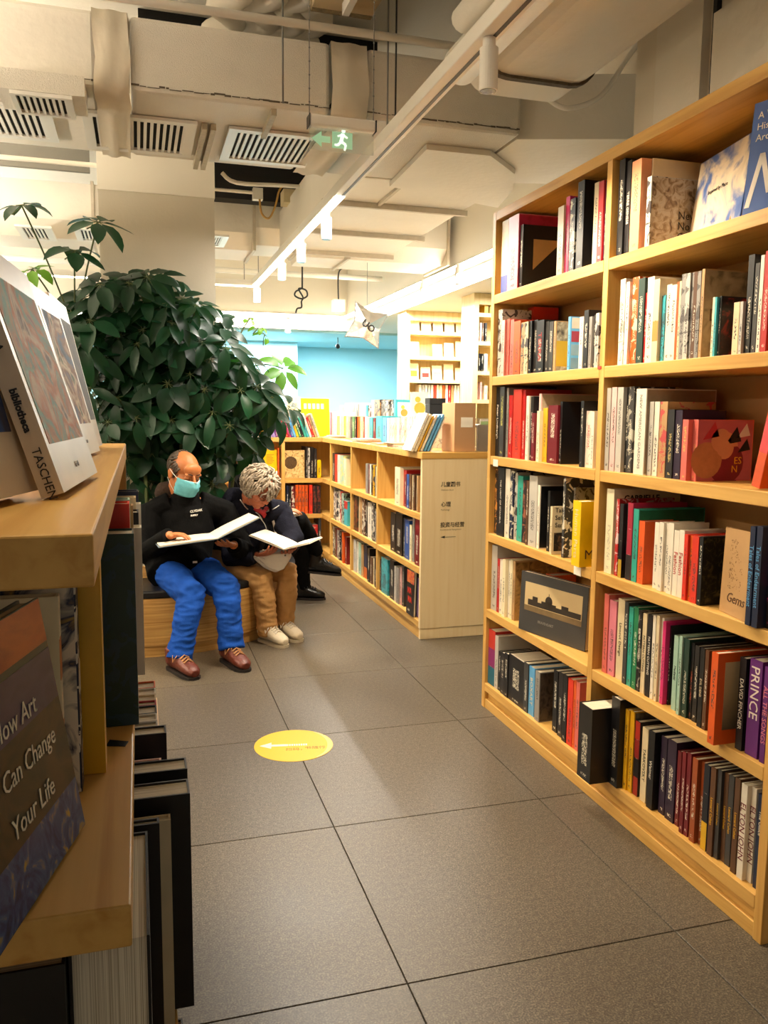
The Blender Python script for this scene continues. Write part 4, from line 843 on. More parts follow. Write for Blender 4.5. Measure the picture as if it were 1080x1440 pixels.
# second board: spines to the aisle, covers towards the viewer
GM = 'books on the middle board of the left bookcase'
zm = FZ[2]
def cov_howart(b, w_, h_, d_):
    x = w_/2
    plate(b, x, .001, d_-.001, h_*.82, h_-.001, pic('orange_gold_print', ['#A8481A', '#C96A2A', '#8A3A1A'], 9)); plate(b, x, .001, d_-.001, h_*.58, h_*.79, pic('purple_dusk_print', ['#1E1A2A', '#4A3F5E', '#2C2A4A'], 10))
    plate(b, x, .001, d_-.001, h_*.22, h_*.58, pic('dark_garden_print', ['#12180C', '#2A3014', '#4A3A1A', '#1A2A1A'], 14)); plate(b, x, .001, d_-.001, .001, h_*.22, pic('starry_swirl_print', ['#0F1A3A', '#22386E', '#3C5A8E', '#B0963A'], 16, dist=4))
    for i, s in enumerate(('How Art', 'Can Change', 'Your Life')): ctext(b, w_+.0014, s, .026, 'w', d_*.30, h_*(.60-.17*i), shear=.15, fit=.12)
ff((-.118, .655, zm), (-.064, .868, zm), .245, .022, .16, 'dgn', 'dark painterly paperback with white title nearest on the middle board', GM, cov_howart, prt=0)
def cov_back(nm, cols):
    def f(b, w_, h_, d_): o = MB().box((-w_/2-.0006, .002, .002), (-w_/2, d_-.002, h_-.002)).obj('back_cover_picture', pic(nm, cols, 22)); o.parent = b
    return f
def left_book(y0, y1, sx, h_, d_, c, lb, z, group, **kw): return book(y1-y0, h_, d_, (sx, (y0+y1)/2, z+.001), FACE_L, c, lb, group, name='hardback', **kw)
left_book(.905, .918, -.105, .20, .18, 'lg', 'thin light grey paperback behind the dark painterly one', zm, GM)
left_book(.925, .945, -.088, .235, .22, 'cr', 'cream book with orange marks, left of the yellow framed book', zm, GM, cover=bands('#E6D9BC', '#D98A4A', '#E6D9BC', '#D98A4A', '#E6D9BC'))
left_book(.955, .985, -.072, .255, .26, 'nb', 'navy and gold splashed book beside the yellow one', zm, GM, art=1, ink=(.75, .7, .6), cover=cov_back('ink_splash_print', ['#E3D8C2', '#E3D8C2', '#1A2548', '#C9A23A']))
left_book(1.0, 1.035, -.048, .272, .30, 'y', 'bright yellow framed hardback on the middle left board', zm, GM, prt=0)
left_book(1.15, 1.205, -.010, .268, .27, 'dgn', 'thick dark green shrink-wrapped book jutting from the middle board', zm, GM, art=.5, ink=(.02, .06, .1), prt=0)
left_book(1.23, 1.27, -.016, .30, .27, 'r2', 'bright red wrapped book behind the thick green one', zm, GM, prt=0)
left_book(1.285, 1.32, -.016, .30, .27, 'pg', 'pale green wrapped book behind the red one', zm, GM)
y = 1.34
for i, c in enumerate(('tn', 'w', 'k', 'c', 'bn', 'w', 'nb', 'lg')):
    th = .03+.022*((i*7) % 5)/5; left_book(y, y+th, -.012+.012*((i*3) % 4)/3, .285-.02*((i*5) % 3), .26, c, f'{CNAME[c]} book, {ORD[i]} beyond the pale green one on middle board', zm, GM); y += th+.002
# third board, lower and jutting further into the aisle
GN = 'books on the lower board of the left bookcase'
zn = FZ[1]
def cov_xifang(b, w_, h_, d_):
    m_r = mat('foil_mr', '#7A2A1E', .5, .02)
    for i, s in enumerate(('西', '方')): put_text(s, .026, m_r, b, (-w_/2-.0008, .062, h_*.74-i*.035), (0, -1, 0), (0, 0, 1), local=True, extrude=.0003)
left_book(.735, .775, -.076, .30, .26, 'k', 'black hardback with red characters at the bottom left corner', zn, GN, cover=cov_xifang, prt=0)
o = book(.072, .305, .2, (-.038, .95, zn+.001), math.pi, 'k', 'thick book with its page edges towards the viewer, lower left board', GN, prt=0)
for (y0, y1, sx, h_, c, lb) in ((.985, 1.0, .012, .295, 'k2', 'slim black book with torn jacket behind the page edges'), (1.01, 1.026, .026, .285, 'c', 'cream hardback jutting out on the lower left board'), (1.045, 1.09, .052, .30, 'k', 'tall thick black hardback jutting furthest on the lower left board'),
                                (1.10, 1.13, .036, .27, 'k2', 'black wrapped book between two tall black hardbacks'), (1.145, 1.185, .054, .29, 'k', 'second tall black hardback on the lower left board'),
                                (1.20, 1.24, .02, .27, 'pk', 'pale pink book behind the tall black hardbacks'), (1.25, 1.28, .01, .25, 'w', 'white paperback on the lower left board'), (1.30, 1.335, .03, .285, 'k', 'black spine among white books, lower left board')):
    left_book(y0, y1, sx, h_, .24, c, lb, zn, GN, prt=.4)
y = 1.34
for i, c in enumerate(('w', 'lg', 'w', 'k', 'r', 'c', 'w', 'o')):
    th = .025+.02*((i*5) % 4)/4; left_book(y, y+th, .018+.01*((i*3) % 3), .27+.012*((i*3) % 3), .23, c, f'{CNAME[c]} book, {ORD[i]} past the black spine on the lower board', zn, GN); y += th+.002
# lowest board
GP = 'books on the lowest board of the left bookcase'
zq = FZ[0]; y = 1.0
for i, (c, sx, h_) in enumerate((('cr', .10, .22), ('w', .13, .205), ('cr', .115, .21), ('k', .06, .27), ('w', .05, .25))):
    th = .035; left_book(y, y+th, sx-.02, h_, .24, c, f'{CNAME[c]} book, {ORD[i]} from the viewer on the lowest left board', zq, GP); y += th+.003

# ------------------------------------------------------------------ far wall cases with face-out books
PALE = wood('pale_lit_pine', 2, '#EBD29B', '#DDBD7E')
GF = 'face-out books in the far display case'
def far_case(name, label, x0, x1, y, top, rows, thick=.045):
    c_ = thing(name, label, 'display case', ((x0+x1)/2, y+.15, 0))
    box('side_panel', (x0, y, 0), (x0+thick, y+.3, top), PALE, c_); box('side_panel', (x1-thick, y, 0), (x1, y+.3, top), PALE, c_)
    box('back_panel', (x0+thick, y+.285, 0), (x1-thick, y+.3, top), PALE, c_); box('cornice', (x0+thick, y, top-.10), (x1-thick, y+.28, top), PALE, c_)
    for z in rows: box('shelf', (x0+thick, y+.004, z-.035), (x1-thick, y+.284, z), PALE, c_)
    return c_
c1y = 8.5
zr1 = [at(600, py, Y=c1y).z for py in (466, 501, 534, 566)]
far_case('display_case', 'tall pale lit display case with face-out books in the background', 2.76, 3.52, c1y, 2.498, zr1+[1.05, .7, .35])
fc = ['#EDE3CF', '#E8DFC8', '#EFE6D2', '#E9DEC6', '#F0E2BC']
for r, z in enumerate(zr1[:3]):
    for k in range(5):
        x = 2.84+k*.135
        if r < 2 and k == 1 and r == 1: continue
        hh = .14+.02*((k+r) % 3)
        def cv(b, w_, h_, d_, r=r, k=k):
            cols = [['#E2CFA0', '#D8C8A8'], ['#DDD0B0', '#C9BFA8'], ['#E0A520', '#B5261E', '#8A7F8A', '#E8D9B0', '#C9C0B8']][r]
            plate(b, w_/2, d_*.15, d_*.85, h_*.2, h_*.55, mat('far_print_%d%d' % (r, k), cols[k % len(cols)], .5, .3, 30))
        nm = f'{["pale", "cream", "ivory", "light", "buff"][k]} cover facing out, {ORD[k]} from left, {["top", "second", "third"][r]} shelf of display case'
        ff((x, c1y+.12, z), (x+.11, c1y+.12, z), hh, .012, .12, fc[k], nm, GF, cv, prt=0, name='display_book')
for k, c in enumerate(('w', 'lg', 'w', 'lg', 'w', 'r2', 'cr', 'cr', 'o', 'w', 'r', 'tn', 'w', 'w', 'k')):
    x = 2.95+k*.034; book(.026, .19, .14, (x, c1y+.06, zr1[3]+.001), FACE_C, c, f'{CNAME[c]} book, {ORD[k]} from left, fourth shelf of display case', GF, name='display_book')
c2y = 7.05
zr2 = [at(680, py, Y=c2y).z for py in (440, 480, 522, 562)]
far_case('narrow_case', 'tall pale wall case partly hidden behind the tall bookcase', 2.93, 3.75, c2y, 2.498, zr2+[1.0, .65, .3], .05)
GG = 'books in the narrow wall case'
for (r, k, c, px, th, hh) in ((0, 0, 'y', 684, .05, .17), (0, 1, 'yb', 688, .03, .18), (1, 0, 'bn', 673, .014, .17), (1, 1, 'w', 676, .014, .17), (1, 2, 'bn', 679, .014, .17), (1, 3, 'k', 683, .02, .17), (2, 0, 'w', 671, .012, .12), (2, 1, 'k', 675, .02, .16), (2, 2, 'k', 679, .02, .16), (2, 3, 'w', 684, .03, .16), (3, 0, 'w', 672, .014, .1), (3, 1, 'pk', 678, .016, .16), (3, 2, 'cr', 685, .03, .13)):
    p = at(px, 480, Y=c2y+.05); book(th, hh, .14, (p.x, c2y+.05, zr2[r]+.001), FACE_C, c, f'{CNAME[c]} book, {ORD[k]} from left, {["top", "second", "third", "fourth"][r]} shelf of narrow wall case', GG, name='display_book')
# ------------------------------------------------------------------ ceiling services
def tube_thing(name, label, cat, pts, r, m, group=None, n=10, smooth=True):
    o = MB().tube(pts, r, n).obj(name, m, smooth=smooth); return tag(o, label, cat, group)
def smooth_path(pts, k=6):
    pts = [Vector(p) for p in pts]; out = []
    for i in range(len(pts)-1):
        p0, p1, p2, p3 = pts[max(i-1, 0)], pts[i], pts[i+1], pts[min(i+2, len(pts)-1)]
        for j in range(k):
            t = j/k; out.append(.5*((2*p1)+(p2-p0)*t+(2*p0-5*p1+4*p2-p3)*t*t+(3*p1-p0-3*p2+p3)*t**3))
    return out+[pts[-1]]
ZD = 2.75; D1Y0, D1Y1, D1T = 3.79, 4.72, 3.05
d1 = thing('main_air_duct', 'large white insulated air duct crossing the ceiling in the foreground', 'air duct', (0, 4.2, ZD))
for (a, b, m) in ((-3.95, -.13, DUCTW), (.005, .86, DUCTM), (1.03, 1.80, DUCTM)):
    box('duct_section', (a, D1Y0, ZD), (b, D1Y1, D1T), m, d1, .02)
EDGE = mat('frayed_tape_edge', '#6A5E4C', .9, .5, 60, .8, 200)
for (a, b) in ((-3.95, -.13), (.005, .86), (1.03, 1.80)):
    m_ = MB(); x = a
    while x < b-.02:
        w_ = random.uniform(.01, .05); e = min(b, x+w_); z_ = ZD+random.uniform(.018, .023); m_.box((x, D1Y0-.002, z_), (e, D1Y0+.001, z_+random.uniform(.002, .008))); x = e+random.uniform(-.005, .006)
    m_.obj('tape_edge', EDGE, d1)
for (a, b) in ((-.14, .0), (.862, 1.028)):      # wide cloth straps bulging round the joints
    m_ = MB(); n = 14; prof = []
    for (yy, zz) in ((D1Y1, D1T+.01), (D1Y0+.1, D1T+.012), (D1Y0-.012, D1T+.0), (D1Y0-.022, 2.95), (D1Y0-.02, 2.86), (D1Y0-.026, ZD+.02), (D1Y0-.005, ZD-.02), (D1Y0+.12, ZD-.04), (D1Y0+.2, ZD-.03), (D1Y1, ZD-.012)):
        prof.append((yy, zz))
    vs_ = []; 
    for i, (yy, zz) in enumerate(prof):
        for j in range(7):
            f = j/6; x = a+(b-a)*f; wob = .006*math.sin(j*1.7+i*1.1)+.01*math.sin(math.pi*f)*(1 if 3 < i < 9 else .3)
            vs_.append((x+.006*math.sin(i*2.), yy-(wob if i in (2, 3, 4, 5) else 0), zz-(wob if i > 5 else 0)))
    m_.add(vs_, [(i*7+j, i*7+j+1, (i+1)*7+j+1, (i+1)*7+j) for i in range(len(prof)-1) for j in range(6)])
    m_.obj('cloth_strap', mat('painted_cloth', '#D6CAB4', .7, .08, 4, .3, 14), d1, smooth=True)
for (px, py0) in ((288, 175), (300, 178), (388, 150)):
    p = at(px, py0, Z=ZD-.01); box('duct_bracket', (p.x-.012, D1Y0+.02 if px == 388 else D1Y0+.3, ZD-.03), (p.x+.012, D1Y0+.35 if px == 388 else D1Y1+.04, ZD-.001), mat('bracket_paint', '#B5A78C', .6, .25, 40), d1)
def vent(px_in, z, label, nslat, group='ceiling vents', rim=.045, name='ceiling_vent'):
    P4 = [at(x, y, Z=z) for x, y in px_in]
    x0, x1 = (P4[0].x+P4[3].x)/2, (P4[1].x+P4[2].x)/2; y0, y1 = (P4[0].y+P4[1].y)/2, (P4[2].y+P4[3].y)/2
    v = thing(name, label, 'vent', ((x0+x1)/2, (y0+y1)/2, z), group)
    m_ = MB(); zt_ = z+.006
    m_.box((x0-rim, y0-rim, z-.008), (x1+rim, y0, zt_)); m_.box((x0-rim, y1, z-.008), (x1+rim, y1+rim, zt_)); m_.box((x0-rim, y0, z-.008), (x0, y1, zt_)); m_.box((x1, y0, z-.008), (x1+rim, y1, zt_))
    m_.obj('vent_frame', WHITE, v)
    box('cavity_shade', (x0, y0, z+.0065), (x1, y1, z+.009), DARK, v)  # dark sheet painted as the shade inside the duct opening
    w_ = (x1-x0)/nslat
    for k in range(nslat):
        xa = x0+w_*k; box('slat', (xa+w_*.52, y0, z-.004), (xa+w_, y1, z+.004), WHITE, v)
    return v
vz = ZD-.010
vent([(131, 162), (262, 175), (257, 215), (135, 204)], vz, 'white slatted vent in the middle, right of the cloth strap', 14)
vent([(335, 183), (445, 197), (435, 232), (322, 220)], vz, 'white slatted vent beside the exit sign', 14)
vent([(-60, 140), (62, 160), (66, 195), (-55, 180)], vz, 'white slatted vent at the left edge behind the tilted one', 12)
v = vent([(22, 130), (93, 140), (101, 164), (30, 155)], 2.66, 'small dark louvre box hanging under the duct at the left', 8, rim=.02)
p = at(60, 148, Z=2.66); MB().box((p.x-.16, p.y-.12, 2.67), (p.x+.17, p.y+.12, ZD-.001)).obj('vent_box', DUCTM, v)
# pipe, rods and chains in front of the duct
pz = at(300, 16, Y=3.66).z
tube_thing('sprinkler_pipe', 'long white pipe above the big duct', 'pipe', [(-3.9, 3.66, pz), (1.95, 3.66, pz)], .017, WHITE)
box_o = None
for (px, y0, y1, m, lb) in ((398, 28, 145, GREYM, 'thin grey hanger rod left of the exit sign chain'), (556, 40, 165, BLACKM, 'thin dark hanger rod right of the exit sign')):
    a, b = at(px, y1, Y=3.74), at(px, y1-5, Y=3.74); tube_thing('hanger_rod', lb, 'rod', [(a.x, 3.74, a.z), (a.x, 3.74, ZC)], .004, m, 'hanger rods')
# hoses above the duct
for i, px in enumerate((322, 371, 414, 450)):
    p = at(px, 18, Y=4.1); m_ = MB()
    pts = [(p.x+.05*math.sin(k), 3.86+k*.05, p.z+.02+.03*k/16) for k in range(17)]
    m_.tube(pts, [.052+.006*(k % 2) for k in range(17)], 12)
    o = m_.obj('flexible_hose', DUCTW, smooth=True); tag(o, f'ribbed white flexible hose, {ORD[i]} from left above the duct', 'hose', 'flexible hoses above the duct')
b_ = box('recess_shade', (.05, 4.75, D1T), (1.35, 4.78, ZC-.001), DARK); tag(b_, 'dark sheet painted as the shade behind the hoses', 'board')  # near-black sheet put in as the shade above the duct
ip = thing('insulation_panel', 'beige insulated ceiling panel with frayed edge at the top', 'panel', (.6, 2.2, 3.2))
e0, e1 = at(470, 14, Z=3.2), at(657, 52, Z=3.2); ye = (e0.y+e1.y)/2
box('panel_board', (e0.x-.1, -.4, 3.2), (min(e1.x, 1.06), ye-.03, 3.26), mat('beige_insulation', '#C9B48E', .8, .08, 4, .3, 30), ip)
box('frayed_edge', (e0.x-.1, ye-.03, 3.195), (min(e1.x, 1.06), ye, 3.262), mat('raw_insulation', '#8E7C5A', .95, .5, 50, 1, 90), ip)
box('panel_bracket', (e0.x+.02, 2.4, 3.15), (e0.x+.05, ye-.1, 3.2), WHITE, ip)

# exit sign on chains
ey = 3.32
a, b = at(434, 162, Y=ey), at(526, 186, Y=ey); g0, g1 = at(434, 184, Y=ey), at(525, 222, Y=ey)
ex = thing('exit_sign', 'hanging glass exit sign with green running figure and left arrow', 'sign', ((a.x+b.x)/2, ey, g1.z))
zt0 = (at(434, 170, Y=ey).z+at(526, 181, Y=ey).z)/2; zb0 = (g1.z+at(434, 206, Y=ey).z)/2
box('sign_housing', (a.x, ey-.03, zt0-.022), (b.x, ey+.03, zt0+.022), WHITE, ex, .008)
for x in (a.x-.002, b.x): box('end_cap', (x, ey-.03, zt0-.022), (x+.003, ey+.03, zt0+.022), BLACKM, ex)
GLS = mat('sign_glass', '#DCEBDD', .05, .01, alpha=.22)
box('glass_panel', (a.x+.002, ey-.004, zb0), (b.x-.002, ey+.004, zt0-.023), GLS, ex)
GRN = mat('sign_green', '#A6D8B0', .4, .02, emit=.25)
zc = (zb0+zt0-.022)/2; wd = b.x-a.x
box('pictogram_field', (a.x+wd*.35, ey-.0055, zb0+.012), (a.x+wd*.66, ey-.0045, zt0-.03), GRN, ex)
m_ = MB(); x = a.x+wd*.04; m_.prism([(x, ey-.0055, zc), (x+.04, ey-.0055, zc-.03), (x+.04, ey-.0055, zc+.03)], (0, .001, 0)); m_.box((x+.04, ey-.0055, zc-.012), (x+.075, ey-.0045, zc+.012)); m_.obj('arrow', GRN, ex)
m_ = MB(); cx = a.x+wd*.5; Wf = mat('pictogram_white', '#F2FFF4', .5, .0, emit=.6)
def fig(pts, r): m_.tube([(cx+q[0], ey-.0062, zc+q[1]) for q in pts], (.0008, r), 6, sq=None)
def strip(p, q, r):
    p, q = Vector((cx+p[0], ey-.0066, zc+p[1])), Vector((cx+q[0], ey-.0066, zc+q[1])); d = (q-p).normalized(); nrm = Vector((d.z, 0, -d.x))*r
    m_.prism([p-nrm, q-nrm, q+nrm, p+nrm], (0, .0006, 0))
m_.cyl((cx+.006, ey-.0066, zc+.038), (cx+.006, ey-.006, zc+.038), .008, 12)
for p_, q_, r_ in (((.004, .028), (-.004, -.004), .007), ((-.004, -.002), (.016, -.014), .005), ((.016, -.014), (.010, -.036), .004), ((-.004, -.004), (-.018, -.018), .005), ((-.018, -.018), (-.03, -.016), .004), ((.004, .024), (.022, .012), .0035), ((.002, .024), (-.018, .016), .0035)): strip(p_, q_, r_)
m_.obj('running_figure', Wf, ex)
for x in (a.x+.003, b.x-.003):
    m_ = MB(); z = zt0+.022
    while z < ZC-.01:
        m_.tube([(x, ey, z), (x, ey, min(z+.05, ZC-.002))], .002, 5); m_.ell((x, ey, z), .004, u=6, v=4); z += .05
    m_.obj('hanging_chain', GREYM, ex)

# oval duct, cable and branch at the upper right
od = thing('oval_duct', 'flat oval white duct end above the tall bookcase', 'air duct', (1.6, 2.6, 2.78))
def stadium(xc, hw, zc_, hh, n=10):
    pts = []
    for k in range(n+1): t = -math.pi/2+math.pi*k/n; pts.append((xc+hw-hh+hh*math.cos(t), zc_+hh*math.sin(t)))
    for k in range(n+1): t = math.pi/2+math.pi*k/n; pts.append((xc-hw+hh+hh*math.cos(t), zc_+hh*math.sin(t)))
    return pts
def stad_obj(name, y0, y1, xc, hw, zc_, hh, m, par):
    pts = stadium(xc, hw, zc_, hh); MB().prism([(x, y1, z) for x, z in pts], (0, y0-y1, 0)).obj(name, m, par)
stad_obj('oval_body', .9, 3.20, 1.60, .25, 2.88, .11, DUCTW, od)
stad_obj('oval_flange', 3.20, 3.23, 1.60, .262, 2.88, .122, EDGE, od)
stad_obj('oval_cap', 3.23, 3.42, 1.60, .24, 2.87, .10, DUCTW, od)
MB().cyl((1.30, 1.2, 2.83), (1.30, 3.33, 2.83), .075, 20).obj('round_spigot', DUCTW, od, smooth=True)
MB().tube([(1.22+.0, .9, 2.9), (1.22, 3.1, 2.9)], .05, 14).obj('side_tube', DUCTW, od, smooth=True)
pts = [at(x, y, Y=yy) for x, y, yy in ((757, 120, 3.5), (772, 140, 3.5), (800, 152, 3.45), (845, 135, 3.4), (880, 85, 3.35), (905, 50, 3.3), (930, 5, 3.25), (940, -30, 3.2))]
tube_thing('cable_loop', 'white cable looping under the oval duct', 'cable', smooth_path(pts), .011, WHITE)
# duct running away from the viewer, with chamfered cover and flanges
d3 = thing('side_air_duct', 'white air duct with bolted flanges running away over the aisle', 'air duct', (1.6, 6, ZD))
box('duct_section', (1.15, D1Y1+.001, ZD+.0), (2.10, 6.95, D1T), DUCTW, d3, .01)
pl_ = [at(x, y, Z=ZD-.012) for x, y in ((548, 258), (600, 205), (690, 214), (724, 240), (722, 262), (700, 288))]
MB().prism([(p.x, p.y, ZD-.03) for p in pl_][::-1], (0, 0, .028)).obj('cover_plate', DUCTW, d3)
for yy in (5.25, 6.1, 6.9): box('flange', (1.14, yy, ZD-.035), (2.12, yy+.03, ZD-.001), mat('flange_paint', '#C9BDA8', .55, .15, 30), d3)
for xx in (1.16, 1.5): box('flange_rail', (xx, 4.75, ZD-.02), (xx+.02, 5.25, ZD-.001), MATS['flange_paint'], d3)
br = thing('branch_duct', 'white branch duct turning towards the right wall', 'air duct', (2.2, 4.2, ZD))
MB().prism([(1.805, 3.85, ZD), (2.7, 3.55, ZD), (2.7, 4.4, ZD), (1.805, 4.65, ZD)], (0, 0, .3)).obj('branch_body', DUCTW, br)
box('branch_wall', (2.71, 3.2, 2.3), (2.76, 4.59, ZC-.001), WALLW, br)
# far transverse duct
d2 = thing('far_air_duct', 'white sectioned air duct crossing the ceiling beyond the column', 'air duct', (.5, 7.3, ZD))
xa = -3.9
for i, xb in enumerate((-2.6, -1.3, -.3, .55, .95, 1.35, 1.75, 2.65)):
    zz = ZD-.02 if xb > 1.4 else ZD+.05*(i % 2)
    MB().prism([(xa+.012, 7.0, zz+.12), (xa+.012, 7.0, D1T+.1), (xa+.012, 7.6, D1T+.1), (xa+.012, 7.6, zz), (xa+.012, 7.12, zz)][::-1], (xb-xa-.024, 0, 0)).obj('duct_section', DUCTW, d2)
    box('flange', (xb-.011, 6.98, zz-.02), (xb+.011, 7.62, D1T+.12), MATS['flange_paint'], d2); xa = xb
vent([(32, 318), (66, 322), (70, 337), (38, 333)], ZD-.025, 'small white vent far left under the distant duct', 6)
vent([(112, 322), (134, 324), (138, 338), (118, 336)], ZD-.025, 'small white vent just left of the column', 4)
vent([(303, 332), (312, 333), (308, 345), (299, 344)], ZD-.025, 'small white vent just right of the column', 3)
# conduits and junction boxes between the ducts
jb = thing('junction_box', 'white junction box with cables behind the big duct', 'junction box', tuple(at(363, 272, Y=6.2)))
p = at(363, 272, Y=6.2); box('box_case', (p.x-.035, 6.2, p.z-.04), (p.x+.035, 6.26, p.z+.04), WHITE, jb)
MB().tube([(p.x-.036, 6.23, p.z+.01), (p.x-.45, 6.23, p.z+.01)], .012, 8).obj('conduit', WHITE, jb)
MB().tube(smooth_path([(p.x+.01, 6.2, p.z-.04), at(368, 300, Y=6.2), at(378, 307, Y=6.2), at(387, 290, Y=6.2), at(392, 270, Y=6.2), at(397, 262, Y=6.2)]), .008, 6).obj('yellow_cable', mat('amber_cable', '#B48A3E', .5), jb)
tube_thing('conduit_pipe', 'bent white conduit pipe beside the column head', 'pipe', smooth_path([at(312, 243, Y=6.0), at(333, 257, Y=6.0), at(400, 261, Y=6.05), at(480, 267, Y=6.1), at(505, 268, Y=6.1)], 4), .014, WHITE)
q = at(412, 278, Y=6.5)
eb = box('fan_coil_box', (q.x-.08, 6.45, q.z-.05), (q.x+.06, 6.6, q.z+.05), mat('aged_white', '#CFC19A', .6, .15, 20)); tag(eb, 'cream fan coil box among the cables', 'box')
bk = box('ceiling_gap_shade', (.45, 6.75, 3.07), (1.9, 6.9, ZC-.001), DARK); tag(bk, 'dark sheet painted as ceiling gap shade above the distant duct', 'board')  # near-black sheet standing in for shade under the slab
# left recess behind the plant
for i, (xx, m) in enumerate(((-2.1, GREYM), (-1.75, BLACKM), (-1.45, GREYM), (-1.2, BLACKM))):
    tube_thing('drop_rod', f'thin drop rod, {ORD[i]} from the left in the dim recess', 'rod', [(xx, 6.5, 2.95), (xx, 6.5, ZC)], .006, m, 'drop rods in the recess')
tube_thing('recess_pipe', 'cream pipe crossing the dim recess left of the column', 'pipe', [(-3.9, 6.2, 3.08), (-.23, 6.2, 3.08)], .016, WHITE)
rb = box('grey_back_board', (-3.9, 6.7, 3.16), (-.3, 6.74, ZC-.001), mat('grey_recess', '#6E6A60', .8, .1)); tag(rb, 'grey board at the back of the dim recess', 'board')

# ------------------------------------------------------------------ tracks, spots and linear lamps
tr = thing('track_rail', 'long white lighting track running over the aisle', 'light track', (1.1, 5, 2.6))
box('rail_body', (1.065, 1.6, 2.605), (1.135, 8.06, 2.66), WHITE, tr, .004)
box('rail_groove', (1.104, 1.65, 2.6035), (1.118, 4.6, 2.6048), BLACKM, tr)
box('led_strip', (1.076, 4.6, 2.600), (1.124, 8.0, 2.6045), LEDM, tr)
for y in (2.0, 3.7, 7.85): MB().tube([(1.1, y, 2.66), (1.1, y, ZC)], .004, 6).obj('suspension_rod', GREYM, tr)
ll = thing('linear_lamp', 'glowing linear lamp crossing behind the column at the track end', 'linear lamp', (0, 8.05, 2.6))
box('lamp_body', (-3.8, 8.07, 2.606), (1.14, 8.13, 2.66), WHITE, ll); box('led_strip', (-3.8, 8.075, 2.600), (1.14, 8.125, 2.605), LEDM, ll)
for x in (-2.5, 0, 1.0): MB().tube([(x, 8.1, 2.66), (x, 8.1, ZC)], .004, 6).obj('suspension_rod', GREYM, ll)
lp = thing('fill_pendant', 'added out-of-view up and down pendant filling the left aisle', 'linear lamp', (-1.62, 5.5, 2.28))  # unseen lamp added to light the ducts from below
for (a_, b_) in ((1.9, 6.5), (7.35, 10.45)):
    box('lamp_body', (-1.665, a_, 2.285), (-1.575, b_, 2.345), WHITE, lp); box('led_strip', (-1.65, a_, 2.281), (-1.59, b_, 2.2845), LEDM, lp); box('led_strip', (-1.65, a_, 2.3455), (-1.59, b_, 2.349), LEDM, lp)
    for y in (a_+.3, b_-.3): MB().tube([(-1.62, y, 2.35), (-1.62, y, ZC)], .004, 6).obj('suspension_rod', GREYM, lp)
l2 = thing('cove_lamp', 'glowing linear lamp along the white beam on the right', 'linear lamp', (2.69, 8, 2.65))
box('lamp_body', (2.67, 4.7, 2.64), (2.719, 10.9, 2.69), WHITE, l2); box('led_strip', (2.66, 4.7, 2.645), (2.669, 10.9, 2.685), LEDM, l2)
l3 = thing('cove_lamp', 'glowing linear lamp along the white beam across the far end', 'linear lamp', (0, 10.93, 2.65))
box('lamp_body', (-3.8, 10.91, 2.64), (2.66, 10.949, 2.69), WHITE, l3); box('led_strip', (-3.8, 10.90, 2.645), (2.66, 10.909, 2.685), LEDM, l3)
LENS = mat('spot_lens', '#3A3A3E', .2, .05)
def spot_cyl(x, y, ztop, r, ln, lb, m=WHITE):
    s = thing('track_spot', lb, 'spotlight', (x, y, ztop-ln), 'white cylinder spotlights')
    MB().cyl((x, y, ztop-.03), (x, y, ztop), r*.7, 16).obj('adaptor', m, s, smooth=False)
    MB().cyl((x, y, ztop-ln), (x, y, ztop-.031), r, 24).obj('spot_body', m, s)
    MB().cyl((x, y, ztop-ln-.001), (x, y, ztop-ln-.0003), r*.86, 20).obj('spot_lens', LENS, s)
spot_cyl(1.1, 2.57, 2.604, .030, .16, 'white cylinder spotlight nearest the viewer on the track')
for y, lb in ((4.95, 'second white spotlight along the track'), (5.75, 'third white spotlight along the track'), (6.55, 'fourth white spotlight along the track'), (7.95, 'white spotlight at the far end of the track')): spot_cyl(1.1, y, 2.599, .032, .16, lb)
for i, y in enumerate((6.6, 7.5)): spot_cyl(2.6, y, 2.66, .032, .17, ['white spotlight under the beam nearer the tall bookcase', 'white spotlight under the beam above the display case'][i])
spot_cyl(1.9, 10.85, 2.64, .035, .2, 'white spotlight on the far cross lamp')
pl = thing('pendant_lamp', 'white box pendant on a black cable', 'pendant lamp', tuple(at(476, 430, Y=8.6)))
p = at(476, 430, Y=8.6); box('lamp_box', (p.x-.06, 8.55, p.z-.06), (p.x+.06, 8.67, p.z+.06), mat('lit_white', '#F5EBD6', .5, .02, emit=.5), pl)
MB().tube(smooth_path([(p.x, 8.6, p.z+.06), at(476, 385, Y=8.6), at(484, 376, Y=8.6), at(490, 372, Y=8.6), at(494, 362, Y=8.6), (p.x+.1, 8.6, ZC)]), .008, 6).obj('black_cable', BLACKM, pl)
wt = [Vector((at(425, 395, Y=8.8).x, 8.8, ZC))]+[at(x, y, Y=8.8) for x, y in ((425, 395), (424, 405), (416, 410), (415, 416), (424, 420), (432, 416), (430, 408), (420, 406), (426, 418), (424, 424), (424, 432), (418, 434), (416, 440))]
tube_thing('wire_tangle', 'tangle of black wire hanging near the pendant', 'wire', smooth_path(wt), .009, BLACKM)
for i, (y, z) in enumerate(((9.2, 2.92), (9.8, 3.02))): tube_thing('far_pipe', ['long white pipe across the far ceiling, lower one', 'long white pipe across the far ceiling, upper one'][i], 'pipe', [(-3.9, y, z), (2.69, y, z)], .03, WHITE)
